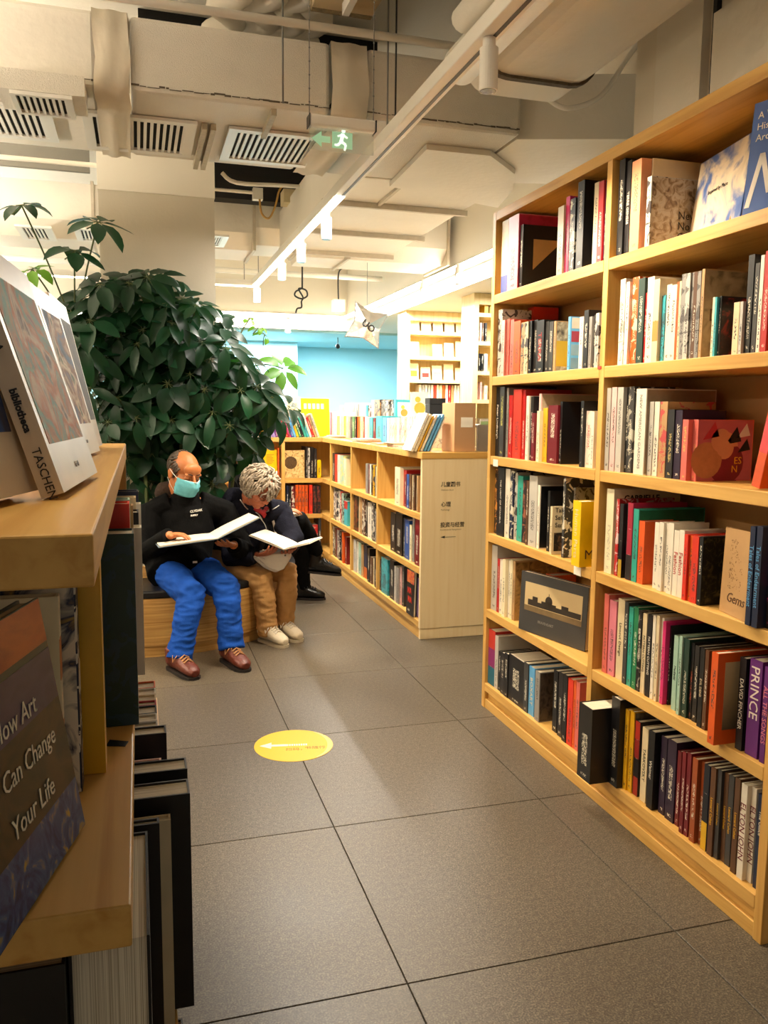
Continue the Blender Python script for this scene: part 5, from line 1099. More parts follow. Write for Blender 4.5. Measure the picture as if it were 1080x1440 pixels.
for i, (x, y) in enumerate(((475, 487), (529, 467))):
    p = at(x, y, Y=11.6 if i == 0 else 10.2); p.z = min(p.z, 2.44)
    c_ = thing('dome_spot', ['tiny black dome spot left of the balloon', 'tiny black dome spot right of the balloon'][i], 'spotlight', tuple(p)); MB().ell(p, .035, u=12, v=8).obj('dome', BLACKM, c_, smooth=True); MB().tube([(p.x, p.y, p.z+.03), (p.x, p.y, 2.47 if i == 0 else 3.49)], .006, 6).obj('stem', BLACKM, c_)
# silver star balloon
def star(cx, cy, cz, R0, r0, th, rot):
    vs_ = [(cx, cy-th, cz), (cx, cy+th, cz)]; n = 8
    for k in range(n):
        a_ = rot+2*math.pi*k/n; q = R0 if k % 2 == 0 else r0; vs_.append((cx+q*math.cos(a_), cy, cz+q*math.sin(a_)))
    fs = []
    for k in range(n): fs += [(0, 2+k, 2+(k+1) % n), (1, 2+(k+1) % n, 2+k)]
    return vs_, fs
p = at(516, 457, Y=7.2)
ba = thing('foil_balloon', 'silver star foil balloon with dark loops hanging below the lamp', 'balloon', tuple(p))
vs_, fs = star(p.x, p.y, p.z, .22, .115, .06, R(28))
me_ = MB().add(vs_, fs); o = me_.obj('foil_star', mat('silver_foil', '#CFCBC4', .22, .15, 12, .6, 14, metal=.75), ba)
s_ = o.modifiers.new('sub', 'SUBSURF'); s_.levels = s_.render_levels = 2; s_.subdivision_type = 'SIMPLE'
vs_, fs = star(p.x, p.y, p.z, .235, .123, .006, R(28)); MB().add(vs_, fs).obj('foil_seam', MATS['silver_foil'], ba)
MB().tube([(p.x, p.y, p.z+.12), (p.x, p.y, 2.73)], .002, 5).obj('string', GREYM, ba)
put_text('UO', .085, BLACKM, ba, (p.x-.07, p.y-.062, p.z-.0), Vector((1, 0, -.75)), Vector((.75, 0, 1)), extrude=.001, bold=.002)
# ------------------------------------------------------------------ round planter bench
BCX, BCY, BR = .06, 5.77, .975
be = thing('round_bench', 'round wooden planter bench with black seat pad around the column', 'bench', (BCX, BCY, 0))
def ring(r0, r1, z0, z1, n=96):
    vs_ = []
    for k in range(n):
        c_, s_ = math.cos(2*math.pi*k/n), math.sin(2*math.pi*k/n)
        vs_ += [(BCX+r0*c_, BCY+r0*s_, z0), (BCX+r1*c_, BCY+r1*s_, z0), (BCX+r1*c_, BCY+r1*s_, z1), (BCX+r0*c_, BCY+r0*s_, z1)]
    fs = []
    for k in range(n):
        a, b = 4*k, 4*((k+1) % n)
        for j in range(4): fs.append((a+j, a+(j+1) % 4, b+(j+1) % 4, b+j)[::-1])
    return MB().add(vs_, fs)
def bench_wood():
    m, nt, b = nodes_of('bench_veneer'); b.inputs['Roughness'].default_value = .45
    g = nt.nodes.new('ShaderNodeNewGeometry'); mp = nt.nodes.new('ShaderNodeMapping'); mp.inputs['Scale'].default_value = (2.5, 2.5, 90)
    nt.links.new(g.outputs['Position'], mp.inputs[0]); n = nt.nodes.new('ShaderNodeTexNoise'); n.inputs['Scale'].default_value = 1.; n.inputs['Detail'].default_value = 5; nt.links.new(mp.outputs[0], n.inputs['Vector'])
    cr = nt.nodes.new('ShaderNodeValToRGB'); cr.color_ramp.elements[0].position = .3; cr.color_ramp.elements[1].position = .75
    cr.color_ramp.elements[0].color = (*hexc('#A87636'), 1); cr.color_ramp.elements[1].color = (*hexc('#DDB26A'), 1)
    nt.links.new(n.outputs[0], cr.inputs[0]); nt.links.new(cr.outputs[0], b.inputs['Base Color']); return m
BW = bench_wood()
ring(BR-.03, BR, .068, .345).obj('curved_panel', BW, be, smooth=False)
ring(BR-.06, BR-.012, 0, .067).obj('plinth', BW, be)
PAD = mat('black_leather', '#121215', .35, .1, 8)
pd = ring(.57, BR+.004, .346, .392).obj('seat_pad', PAD, be, bevel=.012)
ring(.535, .569, .0, .46).obj('planter_wall', BW, be)
ring(.50, .534, .28, .40).obj('soil', mat('potting_soil', '#20160E', .95, .4, 40, .8, 60), be)

# ------------------------------------------------------------------ the big umbrella plant
def leaf_material(name, lo, hi, back):
    m, nt, b = nodes_of(name); b.inputs['Roughness'].default_value = .4; b.inputs['Specular IOR Level'].default_value = .28
    tc = nt.nodes.new('ShaderNodeTexCoord'); n = nt.nodes.new('ShaderNodeTexNoise'); n.inputs['Scale'].default_value = 9; nt.links.new(tc.outputs['Object'], n.inputs['Vector'])
    oi = nt.nodes.new('ShaderNodeObjectInfo'); ad = nt.nodes.new('ShaderNodeMath'); ad.operation = 'MULTIPLY_ADD'; ad.inputs[1].default_value = .5
    nt.links.new(oi.outputs['Random'], ad.inputs[0]); mu = nt.nodes.new('ShaderNodeMath'); mu.operation = 'MULTIPLY'; mu.inputs[1].default_value = .5; nt.links.new(n.outputs[0], mu.inputs[0]); nt.links.new(mu.outputs[0], ad.inputs[2])
    mx = nt.nodes.new('ShaderNodeMix'); mx.data_type = 'RGBA'; setc(mx.inputs[6], hexc(lo)); setc(mx.inputs[7], hexc(hi)); nt.links.new(ad.outputs[0], mx.inputs[0])
    nt.links.new(mx.outputs[2], b.inputs['Base Color'])
    tr_ = nt.nodes.new('ShaderNodeBsdfTranslucent'); setc(tr_.inputs[0], hexc(back)); ms = nt.nodes.new('ShaderNodeMixShader'); ms.inputs[0].default_value = .18
    out = nt.nodes['Material Output']; nt.links.new(b.outputs[0], ms.inputs[1]); nt.links.new(tr_.outputs[0], ms.inputs[2]); nt.links.new(ms.outputs[0], out.inputs[0])
    return m
LEAFD = leaf_material('dark_glossy_leaf', '#07190C', '#17462A', '#2F6A22'); LEAFB = leaf_material('fresh_green_leaf', '#2E6A1C', '#6FA02E', '#8FBF3A')
STEM = mat('plant_stem', '#4E5A2E', .7, .2, 10)
def leaflet(mb, base, az, droop, L_, W_, fold=.25, curl=.5, st=.03):
    "one leaflet: stalk, then a folded, drooping blade"
    ca, sa = math.cos(az), math.sin(az); rows = 6; o = len(mb.v); pts = []
    r, z, ang = st, -st*math.sin(droop)*.6, droop
    side = Vector((-sa, ca, 0)); prev = None; vs_ = []
    for i in range(rows):
        s = i/(rows-1)
        hw = W_*(math.sin(math.pi*min(1, .06+s*.94)**.85)**.75)*(.02 if i == rows-1 else 1) if i else W_*.08
        up = Vector((ca*math.sin(ang), sa*math.sin(ang), math.cos(ang)))
        c_ = Vector((ca*r, sa*r, z)) + base
        vs_ += [c_+side*hw+up*(hw*fold), c_, c_-side*hw+up*(hw*fold)]
        stp = L_/(rows-1); r += stp*math.cos(ang); z -= stp*math.sin(ang); ang += curl/(rows-1)
    fs = []
    for i in range(rows-1):
        a = 3*i; fs += [(a, a+1, a+4, a+3), (a+1, a+2, a+5, a+4)]
    mb.add(vs_, fs)
    mb.cur = 1; mb.tube([base, vs_[1]], .0022, 4, cap=False); mb.cur = 0
def leaf_mesh(seed, n, L_, W_, droop, pet=.16):
    rnd = random.Random(seed); mb = MB()
    for k in range(n):
        az = 2*math.pi*k/n+rnd.uniform(-.15, .15)
        leaflet(mb, Vector((0, 0, 0)), az, droop+rnd.uniform(-.2, .25), L_*rnd.uniform(.75, 1.1), W_*rnd.uniform(.85, 1.1), rnd.uniform(.1, .4), rnd.uniform(.2, .9))
    mb.cur = 1; mb.tube([(0, 0, 0), (-.02, 0, -pet*.5), (-.06, 0, -pet)], [.003, .0035, .004], 5); mb.cur = 0
    me = bpy.data.meshes.new('leaf'); me.from_pydata(mb.v, [], mb.f); me.materials.append(LEAFD); me.materials.append(STEM)
    me.polygons.foreach_set('material_index', mb.mi); me.polygons.foreach_set('use_smooth', [True]*len(me.polygons)); me.update(); return me
VAR = [leaf_mesh(i, 6+i % 3, .185+.014*(i % 4), .036+.004*(i % 3), .02+.14*(i % 4)) for i in range(9)]
plant = thing('umbrella_plant', 'huge dark green umbrella plant spreading around the column', 'plant', (.2, 5.4, .40))
PB = base_of(plant)
def add_leaf(p, nrm, spin, sc, me):
    o = bpy.data.objects.new('leaf', me); C.objects.link(o); o.parent = plant; o.matrix_parent_inverse = Matrix.Translation(-PB)
    q = Vector((0, 0, 1)).rotation_difference(Vector(nrm).normalized())
    o.matrix_basis = Matrix.Translation(p) @ q.to_matrix().to_4x4() @ Matrix.Rotation(spin, 4, 'Z') @ Matrix.Scale(sc, 4)
    return o
def inside(x, y, poly):
    r = False; j = len(poly)-1
    for i in range(len(poly)):
        (xi, yi), (xj, yj) = poly[i], poly[j]
        if (yi > y) != (yj > y) and x < (xj-xi)*(y-yi)/(yj-yi)+xi: r = not r
        j = i
    return r
POLY = [(82, 447), (118, 405), (165, 388), (225, 384), (265, 400), (300, 435), (330, 485), (365, 525), (405, 560), (412, 585), (378, 602), (366, 640), (345, 655), (318, 650), (296, 690), (290, 700), (235, 640), (215, 690), (175, 690), (150, 640), (130, 590), (108, 520), (88, 482)]
rnd = random.Random(11); n = 0; tries = 0; placed = []
while n < 150 and tries < 9000:
    tries += 1; x, y = rnd.uniform(80, 415), rnd.uniform(385, 700)
    if not inside(x, y, POLY): continue
    f = rnd.random(); Y = 5.12+.62*f*f if y < 600 else 5.36+.3*f
    if x > 330 and y > 560: Y = 5.45+.35*f
    p = at(x, y, Y=Y)
    if COLX0-.1 < p.x < COLX1+.1 and p.y > COLY-.12: p = at(x, y, Y=COLY-.13-.2*rnd.random())
    if any((p-q).length < .105 for q in placed): continue
    placed.append(p); n += 1
    out = Vector((p.x-.2, (p.y-5.75)*.9, (p.z-1.35)*.6)); out = out.normalized()*.75+Vector((0, 0, .75))
    out += Vector((rnd.uniform(-.3, .3), rnd.uniform(-.9, -.2), rnd.uniform(-.2, .2)))
    add_leaf(p, out, rnd.uniform(0, 6.28), rnd.uniform(.8, 1.12), VAR[rnd.randrange(9)])
# stems
for i, (bx, by, tx, ty, tY) in enumerate(((.05, 5.24, 190, 430, 5.4), (.25, 5.26, 250, 420, 5.45), (.4, 5.33, 310, 500, 5.45), (-.15, 5.28, 130, 450, 5.4), (.52, 5.55, 350, 540, 5.6), (.1, 5.25, 235, 560, 5.35))):
    t = at(tx, ty, Y=tY); b = Vector((bx, by, .39)); m1 = b.lerp(t, .5)+Vector((0, .03, .08))
    MB().tube(smooth_path([b, m1, t]), [.014-.0005*k for k in range(13)], 7).obj('stem', STEM, plant, smooth=True)
# loose sprays that stand clear of the crown
def spray(base, tip, hubs, mat_bright=False):
    MB().tube(smooth_path([base, Vector(base).lerp(Vector(tip), .5)+Vector((0, 0, .02)), tip]), .005, 5).obj('spray_stem', STEM, plant, smooth=True)
    for (p, nrm, spin, sc, nl, L_, W_, dr) in hubs:
        me = leaf_mesh(int(p[0]*1000) % 97+nl, nl, L_, W_, dr, pet=.05)
        if mat_bright: me.materials[0] = LEAFB
        add_leaf(Vector(p), nrm, spin, sc, me)
t1 = at(138, 312, Y=5.2); spray(at(110, 440, Y=5.3), t1, [(t1, (.15, -.35, 1), .3, 1., 7, .20, .045, .1)])
t2 = at(30, 288, Y=5.2); spray(at(96, 440, Y=5.3), t2, [(t2, (-.1, -.3, 1), .0, 1., 6, .16, .035, .15)])
t3 = at(105, 352, Y=5.15); spray(at(105, 440, Y=5.3), t3, [(t3, (.1, -.5, 1), .6, 1., 6, .19, .05, .2)])
t4 = at(45, 378, Y=5.25); spray(at(90, 450, Y=5.3), t4, [(t4, (-.2, -.4, 1), .4, 1., 6, .15, .035, .2)], True)
t5 = at(398, 518, Y=5.5); spray(at(350, 516, Y=5.5), t5, [(t5, (.25, -.75, .6), .2, 1., 7, .19, .042, .15)], True)
t6 = at(352, 447, Y=5.6); spray(at(330, 490, Y=5.6), t6, [(t6, (0, -.4, 1), 0, 1., 5, .05, .014, .4), (at(365, 458, Y=5.6), (.3, -.5, 1), 1, 1., 5, .06, .016, .5), (at(372, 470, Y=5.6), (.5, -.5, .7), 2, 1., 4, .06, .016, .6)], True)
# ------------------------------------------------------------------ people
def organic(name, mb, m, parent=None, voxel=.006, smooth=4, wrinkle=0., wscale=14., wdir=(1, 1, 1), edit=None):
    "melts overlapping shapes into one continuous skin"
    tmp = mb.obj('tmp', m); r = tmp.modifiers.new('r', 'REMESH'); r.mode = 'VOXEL'; r.voxel_size = voxel; r.use_smooth_shade = True
    if smooth: s = tmp.modifiers.new('s', 'SMOOTH'); s.factor = .5; s.iterations = smooth
    bpy.context.view_layer.update()
    me = bpy.data.meshes.new_from_object(tmp.evaluated_get(bpy.context.evaluated_depsgraph_get())); me.name = name
    bpy.data.objects.remove(tmp)
    if wrinkle:
        ns = [v.normal.copy() for v in me.vertices]
        for v, n_ in zip(me.vertices, ns):
            c_ = Vector((v.co.x*wdir[0], v.co.y*wdir[1], v.co.z*wdir[2]))*wscale
            a = noise.noise(c_)+.5*noise.noise(c_*2.3+Vector((5, 1, 3)))
            ridge = 1-abs(noise.noise(c_*1.3+Vector((9, 2, 7))))*2.2
            v.co += n_*(wrinkle*(a*.7+ridge*.5))
    if edit: edit(me)
    me.polygons.foreach_set('use_smooth', [True]*len(me.polygons)); me.materials.clear()
    for k in (m if isinstance(m, (list, tuple)) else [m]): me.materials.append(k)
    o = bpy.data.objects.new(name, me); C.objects.link(o)
    if parent is not None: o.parent = parent; o.matrix_parent_inverse = Matrix.Translation(-base_of(parent))
    return o
def frame(f, up=(0, 0, 1), o=(0, 0, 0)):
    "x = side, y = forward f, z = up"
    y = Vector(f).normalized(); x = y.cross(Vector(up)).normalized(); z = x.cross(y)
    return Matrix(((x.x, y.x, z.x, o[0]), (x.y, y.y, z.y, o[1]), (x.z, y.z, z.z, o[2]), (0, 0, 0, 1)))
def skin_mat(name, a, b):
    m = mat(name, a, .5, .16, 18, .12, 120); bs = m.node_tree.nodes['Principled BSDF']
    bs.inputs['Subsurface Weight'].default_value = .12; bs.inputs['Subsurface Radius'].default_value = (.02, .008, .004); bs.inputs['Subsurface Scale'].default_value = .3
    return m
def add_head(mb, H, jaw=1., neck_to=None):
    T = lambda p: H @ Vector(p)
    R3 = H.to_3x3().to_4x4()
    E = lambda c, r: mb.ell(T(c), r, R3, 20, 14)
    E((0, -.014, .034), (.075, .094, .082)); E((0, .026, -.026), (.061*jaw, .066, .084)); E((0, .056, -.088), (.030, .028, .022)); E((0, .07, .045), (.055, .026, .036))
    mb.tube([T((0, .09, .016)), T((0, .104, -.006)), T((0, .112, -.024))], [.009, .011, .013], 10); E((-.011, .102, -.028), .010); E((.011, .102, -.028), .010); E((0, .112, -.026), .011)
    for s in (-1, 1):
        E((s*.031, .083, .022), (.025, .012, .008)); E((s*.044, .060, -.026), (.024, .026, .026)); E((s*.077, -.006, -.008), (.010, .019, .030)); E((s*.082, -.012, .002), (.008, .016, .02))
        E((s*.030, .080, .003), (.017, .012, .010))
    E((0, .090, -.055), (.022, .011, .0065)); E((0, .088, -.066), (.020, .011, .007)); E((0, .082, -.06), (.03, .016, .02))
    if neck_to is not None: mb.tube([T((0, -.02, -.03)), T((0, -.03, -.08)), neck_to], [.055, .052, .06], 14)
def add_hand(mb, w, d, n, s, curl=.5, spread=.0, thumb=.6):
    "wrist point, finger direction, palm normal, direction of the thumb side"
    d = Vector(d).normalized(); n = Vector(n); n = (n-d*n.dot(d)).normalized(); s = Vector(s); s = (s-d*s.dot(d)-n*s.dot(n)).normalized(); w = Vector(w)
    M = Matrix(((s.x, d.x, n.x, 0), (s.y, d.y, n.y, 0), (s.z, d.z, n.z, 0), (0, 0, 0, 1)))
    mb.ell(w+d*.045, (.038, .052, .015), M, 16, 10); mb.ell(w+d*.07, (.038, .026, .013), M, 16, 10); mb.ell(w+d*.03+s*.02+n*.008, (.018, .03, .014), M, 12, 8)
    for k, (off, ln) in enumerate(((.0315, .072), (.0105, .08), (-.0105, .075), (-.0315, .06))):
        p = w+d*(.083-.006*abs(k-1.2))+s*off; a = curl*.5+.06*k; pts = [w+d*.05+s*off*.85, p]
        dd = d+s*(off*spread*10)
        for q, f in enumerate((.44, .31, .25)):
            v = (dd*math.cos(a)+n*math.sin(a)).normalized(); p = p+v*ln*f; pts.append(p); a += curl*(.75 if q == 0 else .5)
        mb.tube(pts, [.009, .0088, .0082, .0076, .0062], 8)
    p = w+d*.022+s*.028; pts = [w+d*.01+s*.012, p]; v = (d*.55+s*.8+n*thumb*.5).normalized(); p = p+v*.036; pts.append(p); v = (d*.9+s*.35+n*thumb*.7).normalized(); p = p+v*.03; pts.append(p)
    mb.tube(pts, [.013, .0125, .0105, .008], 8)
def add_shoe(name, parent, ankle, toe_dir, L_, mu, ms, ml, high=.05, label=None, lift=0., pitch=0., tip=None):
    "a laced shoe on the floor below an ankle; toe_dir flat; parts upper, sole, laces"
    f = Vector((toe_dir[0], toe_dir[1], 0)).normalized(); s = Vector((f.y, -f.x, 0)); a = Vector(ankle); b = Vector((a.x, a.y, lift))
    Rp = Matrix.Translation(b) @ Matrix.Rotation(-pitch, 4, s) @ Matrix.Translation(-b)
    P = lambda u, v, z: Rp @ (b+f*u+s*v+Vector((0, 0, z)))
    mb = MB(); fl_ = L_/.28
    secs = [(-.075, .030, .036), (-.055, .037, .047), (-.02, .040, .053), (.03, .042, .050), (.08, .046, .038), (.13, .048, .030), (.165, .042, .024), (.19, .024, .017)]
    vs_ = []; n = 14
    for (u, hw, hh) in secs:
        for j in range(n):
            t = 2*math.pi*j/n; vs_.append(P(u*fl_, hw*math.cos(t), .014+hh*(1+math.sin(t))*1.08))
    k = len(secs); mb.add(vs_, [(i*n+j, i*n+(j+1) % n, (i+1)*n+(j+1) % n, (i+1)*n+j) for i in range(k-1) for j in range(n)]+[tuple(range(n))[::-1], tuple((k-1)*n+j for j in range(n))])
    mb.tube([P(-.03, 0, .05), P(-.025, 0, .075+high)], [(.047, .05), (.05, .055)], 14)
    M_ = Rp.to_3x3()
    up = organic('shoe', mb, mu, parent, .005, 3, .0012, 40)
    if label: up['label'] = label
    so = MB(); pr = [(-.082, .026), (-.06, .035), (0, .038), (.08, .046), (.14, .048), (.178, .036), (.195, .016)]
    lo = [P(u*fl_, v, 0) for u, v in pr]+[P(u*fl_, -v, 0) for u, v in reversed(pr)]; so.prism(lo[::-1], P(0, 0, .016)-P(0, 0, 0)); q = so.obj('sole', ms, None); q.parent = up; q.matrix_parent_inverse = up.matrix_parent_inverse @ Matrix.Identity(4); q.matrix_parent_inverse = Matrix.Identity(4)
    lc_ = MB()
    def top(u):
        for (u0, _, h0), (u1, _, h1) in zip(secs[:-1], secs[1:]):
            if u0 <= u <= u1: return .016+2.16*(h0+(h1-h0)*(u-u0)/(u1-u0))
        return .05
    for i in range(5):
        u = .030+.019*i; z = top(u)+.002; lc_.tube([P(u*fl_, -.026, z-.012), P((u+.006)*fl_, 0, z+.004), P((u+.012)*fl_, .026, z-.012)], .0034, 5)
        lc_.tube([P(u*fl_, .026, z-.012), P((u+.006)*fl_, 0, z+.003), P((u+.012)*fl_, -.026, z-.012)], .0034, 5)
    lc_.tube([P(.03*fl_, 0, top(.03)+.004), P(.03*fl_, .045, .105), P(.05*fl_, .056, .075), P(.06*fl_, .045, .1), P(.035*fl_, 0, top(.035)+.004)], .0026, 5)
    q = lc_.obj('laces', ml, None); q.parent = up
    return up
def open_book(name, label, spine0, spine1, left, right, th, mc, mp, group=None):
    "open book: spine line from the near end to the far end, left and right = vectors from the spine to the fore edges"
    s0, s1, l, r = Vector(spine0), Vector(spine1), Vector(left), Vector(right)
    t = thing(name, label, 'book', tuple(s0), group)
    for (v, nm) in ((l, 'left'), (r, 'right')):
        n_ = v.cross(s1-s0).normalized(); n_ = n_ if n_.z > 0 else -n_
        mb = MB(); mb.prism([s0, s1, s1+v, s0+v], n_*-.003); mb.obj('cover_board', mc, t)
        mb = MB(); k = 7; pr = []
        for i in range(k+1):
            f = i/k; hh = th*(.35+.65*math.sin(min(1, f*2.4)*math.pi/2))*(1-.25*f); pr.append((f*.975, hh))
        vs_ = [];
        for f, hh in pr: vs_ += [s0+v*f+n_*hh+(s1-s0)*.012, s1+v*f+n_*hh-(s1-s0)*.012, s0+v*f+n_*.0004+(s1-s0)*.012, s1+v*f+n_*.0004-(s1-s0)*.012]
        fs = []
        for i in range(k): a = 4*i; b = a+4; fs += [(a, b, b+1, a+1), (a+2, a+3, b+3, b+2), (a, a+2, b+2, b), (a+1, b+1, b+3, a+3)]
        fs += [(0, 1, 3, 2), (4*k, 4*k+2, 4*k+3, 4*k+1)]
        mb.add(vs_, fs).obj('page_block', mp, t)
    return t
def on_surface(o, px, py, off=.003):
    "the point of a garment that the pixel's view ray meets first"
    d = (CF*FPX + CR*(px-540) - CU*(py-720)).normalized(); bpy.context.view_layer.update()
    hit, loc, nrm, _i = o.ray_cast(CAM, d)
    return loc+nrm*off if hit else at(px, py, Y=5.0)
PAPER = mat('white_paper', '#D6CCBA', .7, .03, 5); BLUEC = mat('grey_blue_cover', '#6F7F8E', .5, .1)

# --- man in black jacket, blue jeans and brown shoes -------------------
SKM = skin_mat('warm_skin', '#B9713F', None); SKD = SKM
hipR, hipL = Vector((.10, 5.10, .495)), Vector((.30, 5.12, .495))
kR, kL = at(270, 838, Y=4.63), at(318, 829, Y=4.69)
aR, aL = at(252, 922, Y=4.50), at(326, 907, Y=4.57)
neck = at(258, 703, Y=5.10); chest = at(262, 748, Y=5.10); pel = (hipR+hipL)/2
sR, sL = at(214, 722, Y=5.12), at(316, 722, Y=5.15)
eR, eL = at(207, 778, Y=4.99), at(342, 776, Y=5.06)
wR, wL = at(240, 752, Y=4.80), at(328, 766, Y=4.84)
HM = frame((.52, -.80, -.34), (0, .1, 1), at(258, 665, Y=5.045)) @ Matrix.Scale(1.09, 4)
mb = MB(); add_head(mb, HM, 1.05, neck)
mb.tube([neck+Vector((0, 0, .02)), chest, pel], [(.07, .06), (.13, .09), (.14, .10)], 16, sq=(0, 1, 0))
for (s, e, wr) in ((sR, eR, wR), (sL, eL, wL)): mb.tube([neck.lerp(s, .3), s, e, wr], [.05, .048, .04, .026], 10)
for (h_, k_, a_) in ((hipR, kR, aR), (hipL, kL, aL)): mb.tube([pel, h_, k_, a_], [.09, .075, .05, .035], 10)
# right hand spread on the left page, left hand under the book
hd = at(272, 752, Y=4.70)-wR
add_hand(mb, wR, hd, (.05, -.25, -1), (.25, -1, .2), .42, .05, .3)
hdl = at(302, 766, Y=4.68)-wL
add_hand(mb, wL, hdl, (-.1, .2, 1), (.1, .9, .2), .25, .0, .3)
man = organic('person', mb, SKM, None, .0042, 2)
tag(man, 'person in black jacket, blue jeans and face mask reading a large white book', 'person', 'people reading on the round bench')
def hair_tufts(H, keep, n, ln, r, seed, jitter=.004, flow=(0, -.6, -1), wave=0, puff=1.0):
    rnd_ = random.Random(seed); mb = MB(); k = 0; tries = 0
    while k < n and tries < n*30:
        tries += 1
        u, v = rnd_.uniform(-1, 1), rnd_.uniform(0, 2*math.pi); q = math.sqrt(1-u*u); d = Vector((q*math.cos(v), q*math.sin(v), u))
        p = Vector((d.x*.078, -.014+d.y*.097, .034+d.z*.086))
        if not keep(p): continue
        k += 1; p = Vector((p.x*puff, (p.y+.014)*puff-.014, (p.z-.034)*puff+.034)); nrm = d; fl = Vector(flow)+Vector((rnd_.uniform(-.4, .4), rnd_.uniform(-.3, .3), 0)); fl = (fl-nrm*fl.dot(nrm)).normalized()
        pts = []; c_ = p-nrm*.004; sd = nrm.cross(fl); ph = rnd_.uniform(0, 6)
        for i in range(6 if wave else 4):
            f = i/(5 if wave else 3); pts.append(H @ (c_+fl*ln*f+nrm*(jitter*math.sin(f*3.1)*rnd_.uniform(.5, 1.5)-.006*f*f)+sd*(wave*math.sin(ph+f*7.5))+nrm*(wave*.6*math.cos(ph+f*7.5))))
        mb.tube(pts, [r*(1-.12*i) for i in range(len(pts))] if wave else [r, r, r*.8, r*.3], 5)
    return mb
HAIRM = mat('dark_grey_hair', '#4A3C30', .5, .6, 45); HAIRW = mat('silver_grey_hair', '#9A8D7C', .5, .35, 50, .3, 140)
def keep_m(p):
    if p.z < -.035 and p.y > -.04: return False
    if p.z < -.055: return False
    front = .040-1.1*max(0, p.z-.045)
    return p.y < front or (abs(p.x) > .066 and p.y < .035 and p.z > .0)
mb = hair_tufts(HM, keep_m, 620, .04, .0055, 3); o = mb.obj('hair', HAIRM, man, smooth=True); o['label'] = 'short grey hair around a bald crown'
# brows, closed lids
FACEINK = mat('dark_lash', '#1C120C', .6)
def face_marks(H, parent, brow=.0035):
    mb = MB()
    for s in (-1, 1):
        mb.tube([H @ Vector((s*.012, .096, .024)), H @ Vector((s*.03, .097, .030)), H @ Vector((s*.050, .080, .026))], [brow*.8, brow, brow*.5], 5)
        mb.tube([H @ Vector((s*.015, .089, -.001)), H @ Vector((s*.03, .0935, -.006)), H @ Vector((s*.046, .082, -.001))], [.0018, .0028, .0016], 5)
    return mb.obj('brows_and_lashes', FACEINK, parent, smooth=True)
face_marks(HM, man)
MASK = mat('blue_mask_cloth', '#62B4C4', .7, .04, 20, .3, 60)
mb = MB(); rows, cols_ = 8, 14; vs_ = []
for i in range(rows+1):
    for j in range(cols_+1):
        a = R(-78+156*j/cols_); z = -.006-.094*i/rows; bul = 1+.10*math.sin(math.pi*i/rows)-.12*max(0, i/rows-.7)
        nose = .028*math.exp(-(a/.30)**2)*math.exp(-((z+.03)/.03)**2)
        pl_ = .0022*(1 if i % 2 else -1)*(1 if 2 <= i <= 6 else 0)
        rad = (.072+pl_)*bul+nose
        vs_.append(HM @ Vector((rad*1.0*math.sin(a), .030+(.082+pl_+nose*.6)*bul*math.cos(a)*(1 if math.cos(a) > 0 else .5), z)))
mb.add(vs_, [(i*(cols_+1)+j, i*(cols_+1)+j+1, (i+1)*(cols_+1)+j+1, (i+1)*(cols_+1)+j) for i in range(rows) for j in range(cols_)])
mk = mb.obj('face_mask', MASK, man, smooth=True); sm = mk.modifiers.new('t', 'SOLIDIFY'); sm.thickness = .002; mk['label'] = 'light blue pleated face mask'
mb = MB()
for s in (-1, 1):
    for z0, z1 in ((-.012, .02), (-.088, -.03)): mb.tube([HM @ Vector((s*.070, .046, z0)), HM @ Vector((s*.082, .015, (z0+z1)/2)), HM @ Vector((s*.087, -.014, z1))], .0018, 5)
mb.tube([HM @ Vector((-.05, .085, -.0075)), HM @ Vector((0, .128, -.0075)), HM @ Vector((.05, .085, -.0075))], .0022, 5)
q = mb.obj('ear_loops', mat('white_elastic', '#E4E4DE', .6), mk); q.matrix_parent_inverse = Matrix.Identity(4)
BLK = mat('black_jacket_cloth', '#060607', .85, .25, 30, .25, 120, spec=.12)
mb = MB()
mb.tube([neck+Vector((0, .01, .0)), neck.lerp(chest, .35), chest, chest.lerp(pel, .6)+Vector((0, -.03, 0)), pel+Vector((.01, -.12, -.01)), pel+Vector((.01, -.20, -.035))], [(.075, .075), (.155, .115), (.175, .135), (.19, .16), (.195, .16), (.185, .12)], 20, sq=(0, 1, 0))
mb.tube([neck+Vector((.01, -.01, -.02)), neck+Vector((.01, -.01, .05))], [(.085, .085), (.078, .08)], 16)
for (s, e, wr) in ((sR, eR, wR), (sL, eL, wL)):
    mb.tube([neck.lerp(s, .35), s, s.lerp(e, .5), e, e.lerp(wr, .55), wr+(e-wr).normalized()*.015], [.085, .083, .074, .070, .058, .046], 14)
jk = organic('jacket', mb, BLK, man, .007, 3, .007, 9); jk['label'] = 'black zipped jacket with small white chest print'
# hood lying behind the neck, brown lined
mb = MB(); hc = neck+Vector((-.04, .07, .04))
mb.ell(hc, (.13, .07, .075)); mb.ell(hc+Vector((-.06, -.02, .02)), (.06, .06, .05))
hd_ = organic('hood', mb, mat('brown_pile_lining', '#3A281C', .9, .3, 60, .6, 200), man, .008, 3, .004, 20); hd_['label'] = 'brown pile-lined hood'
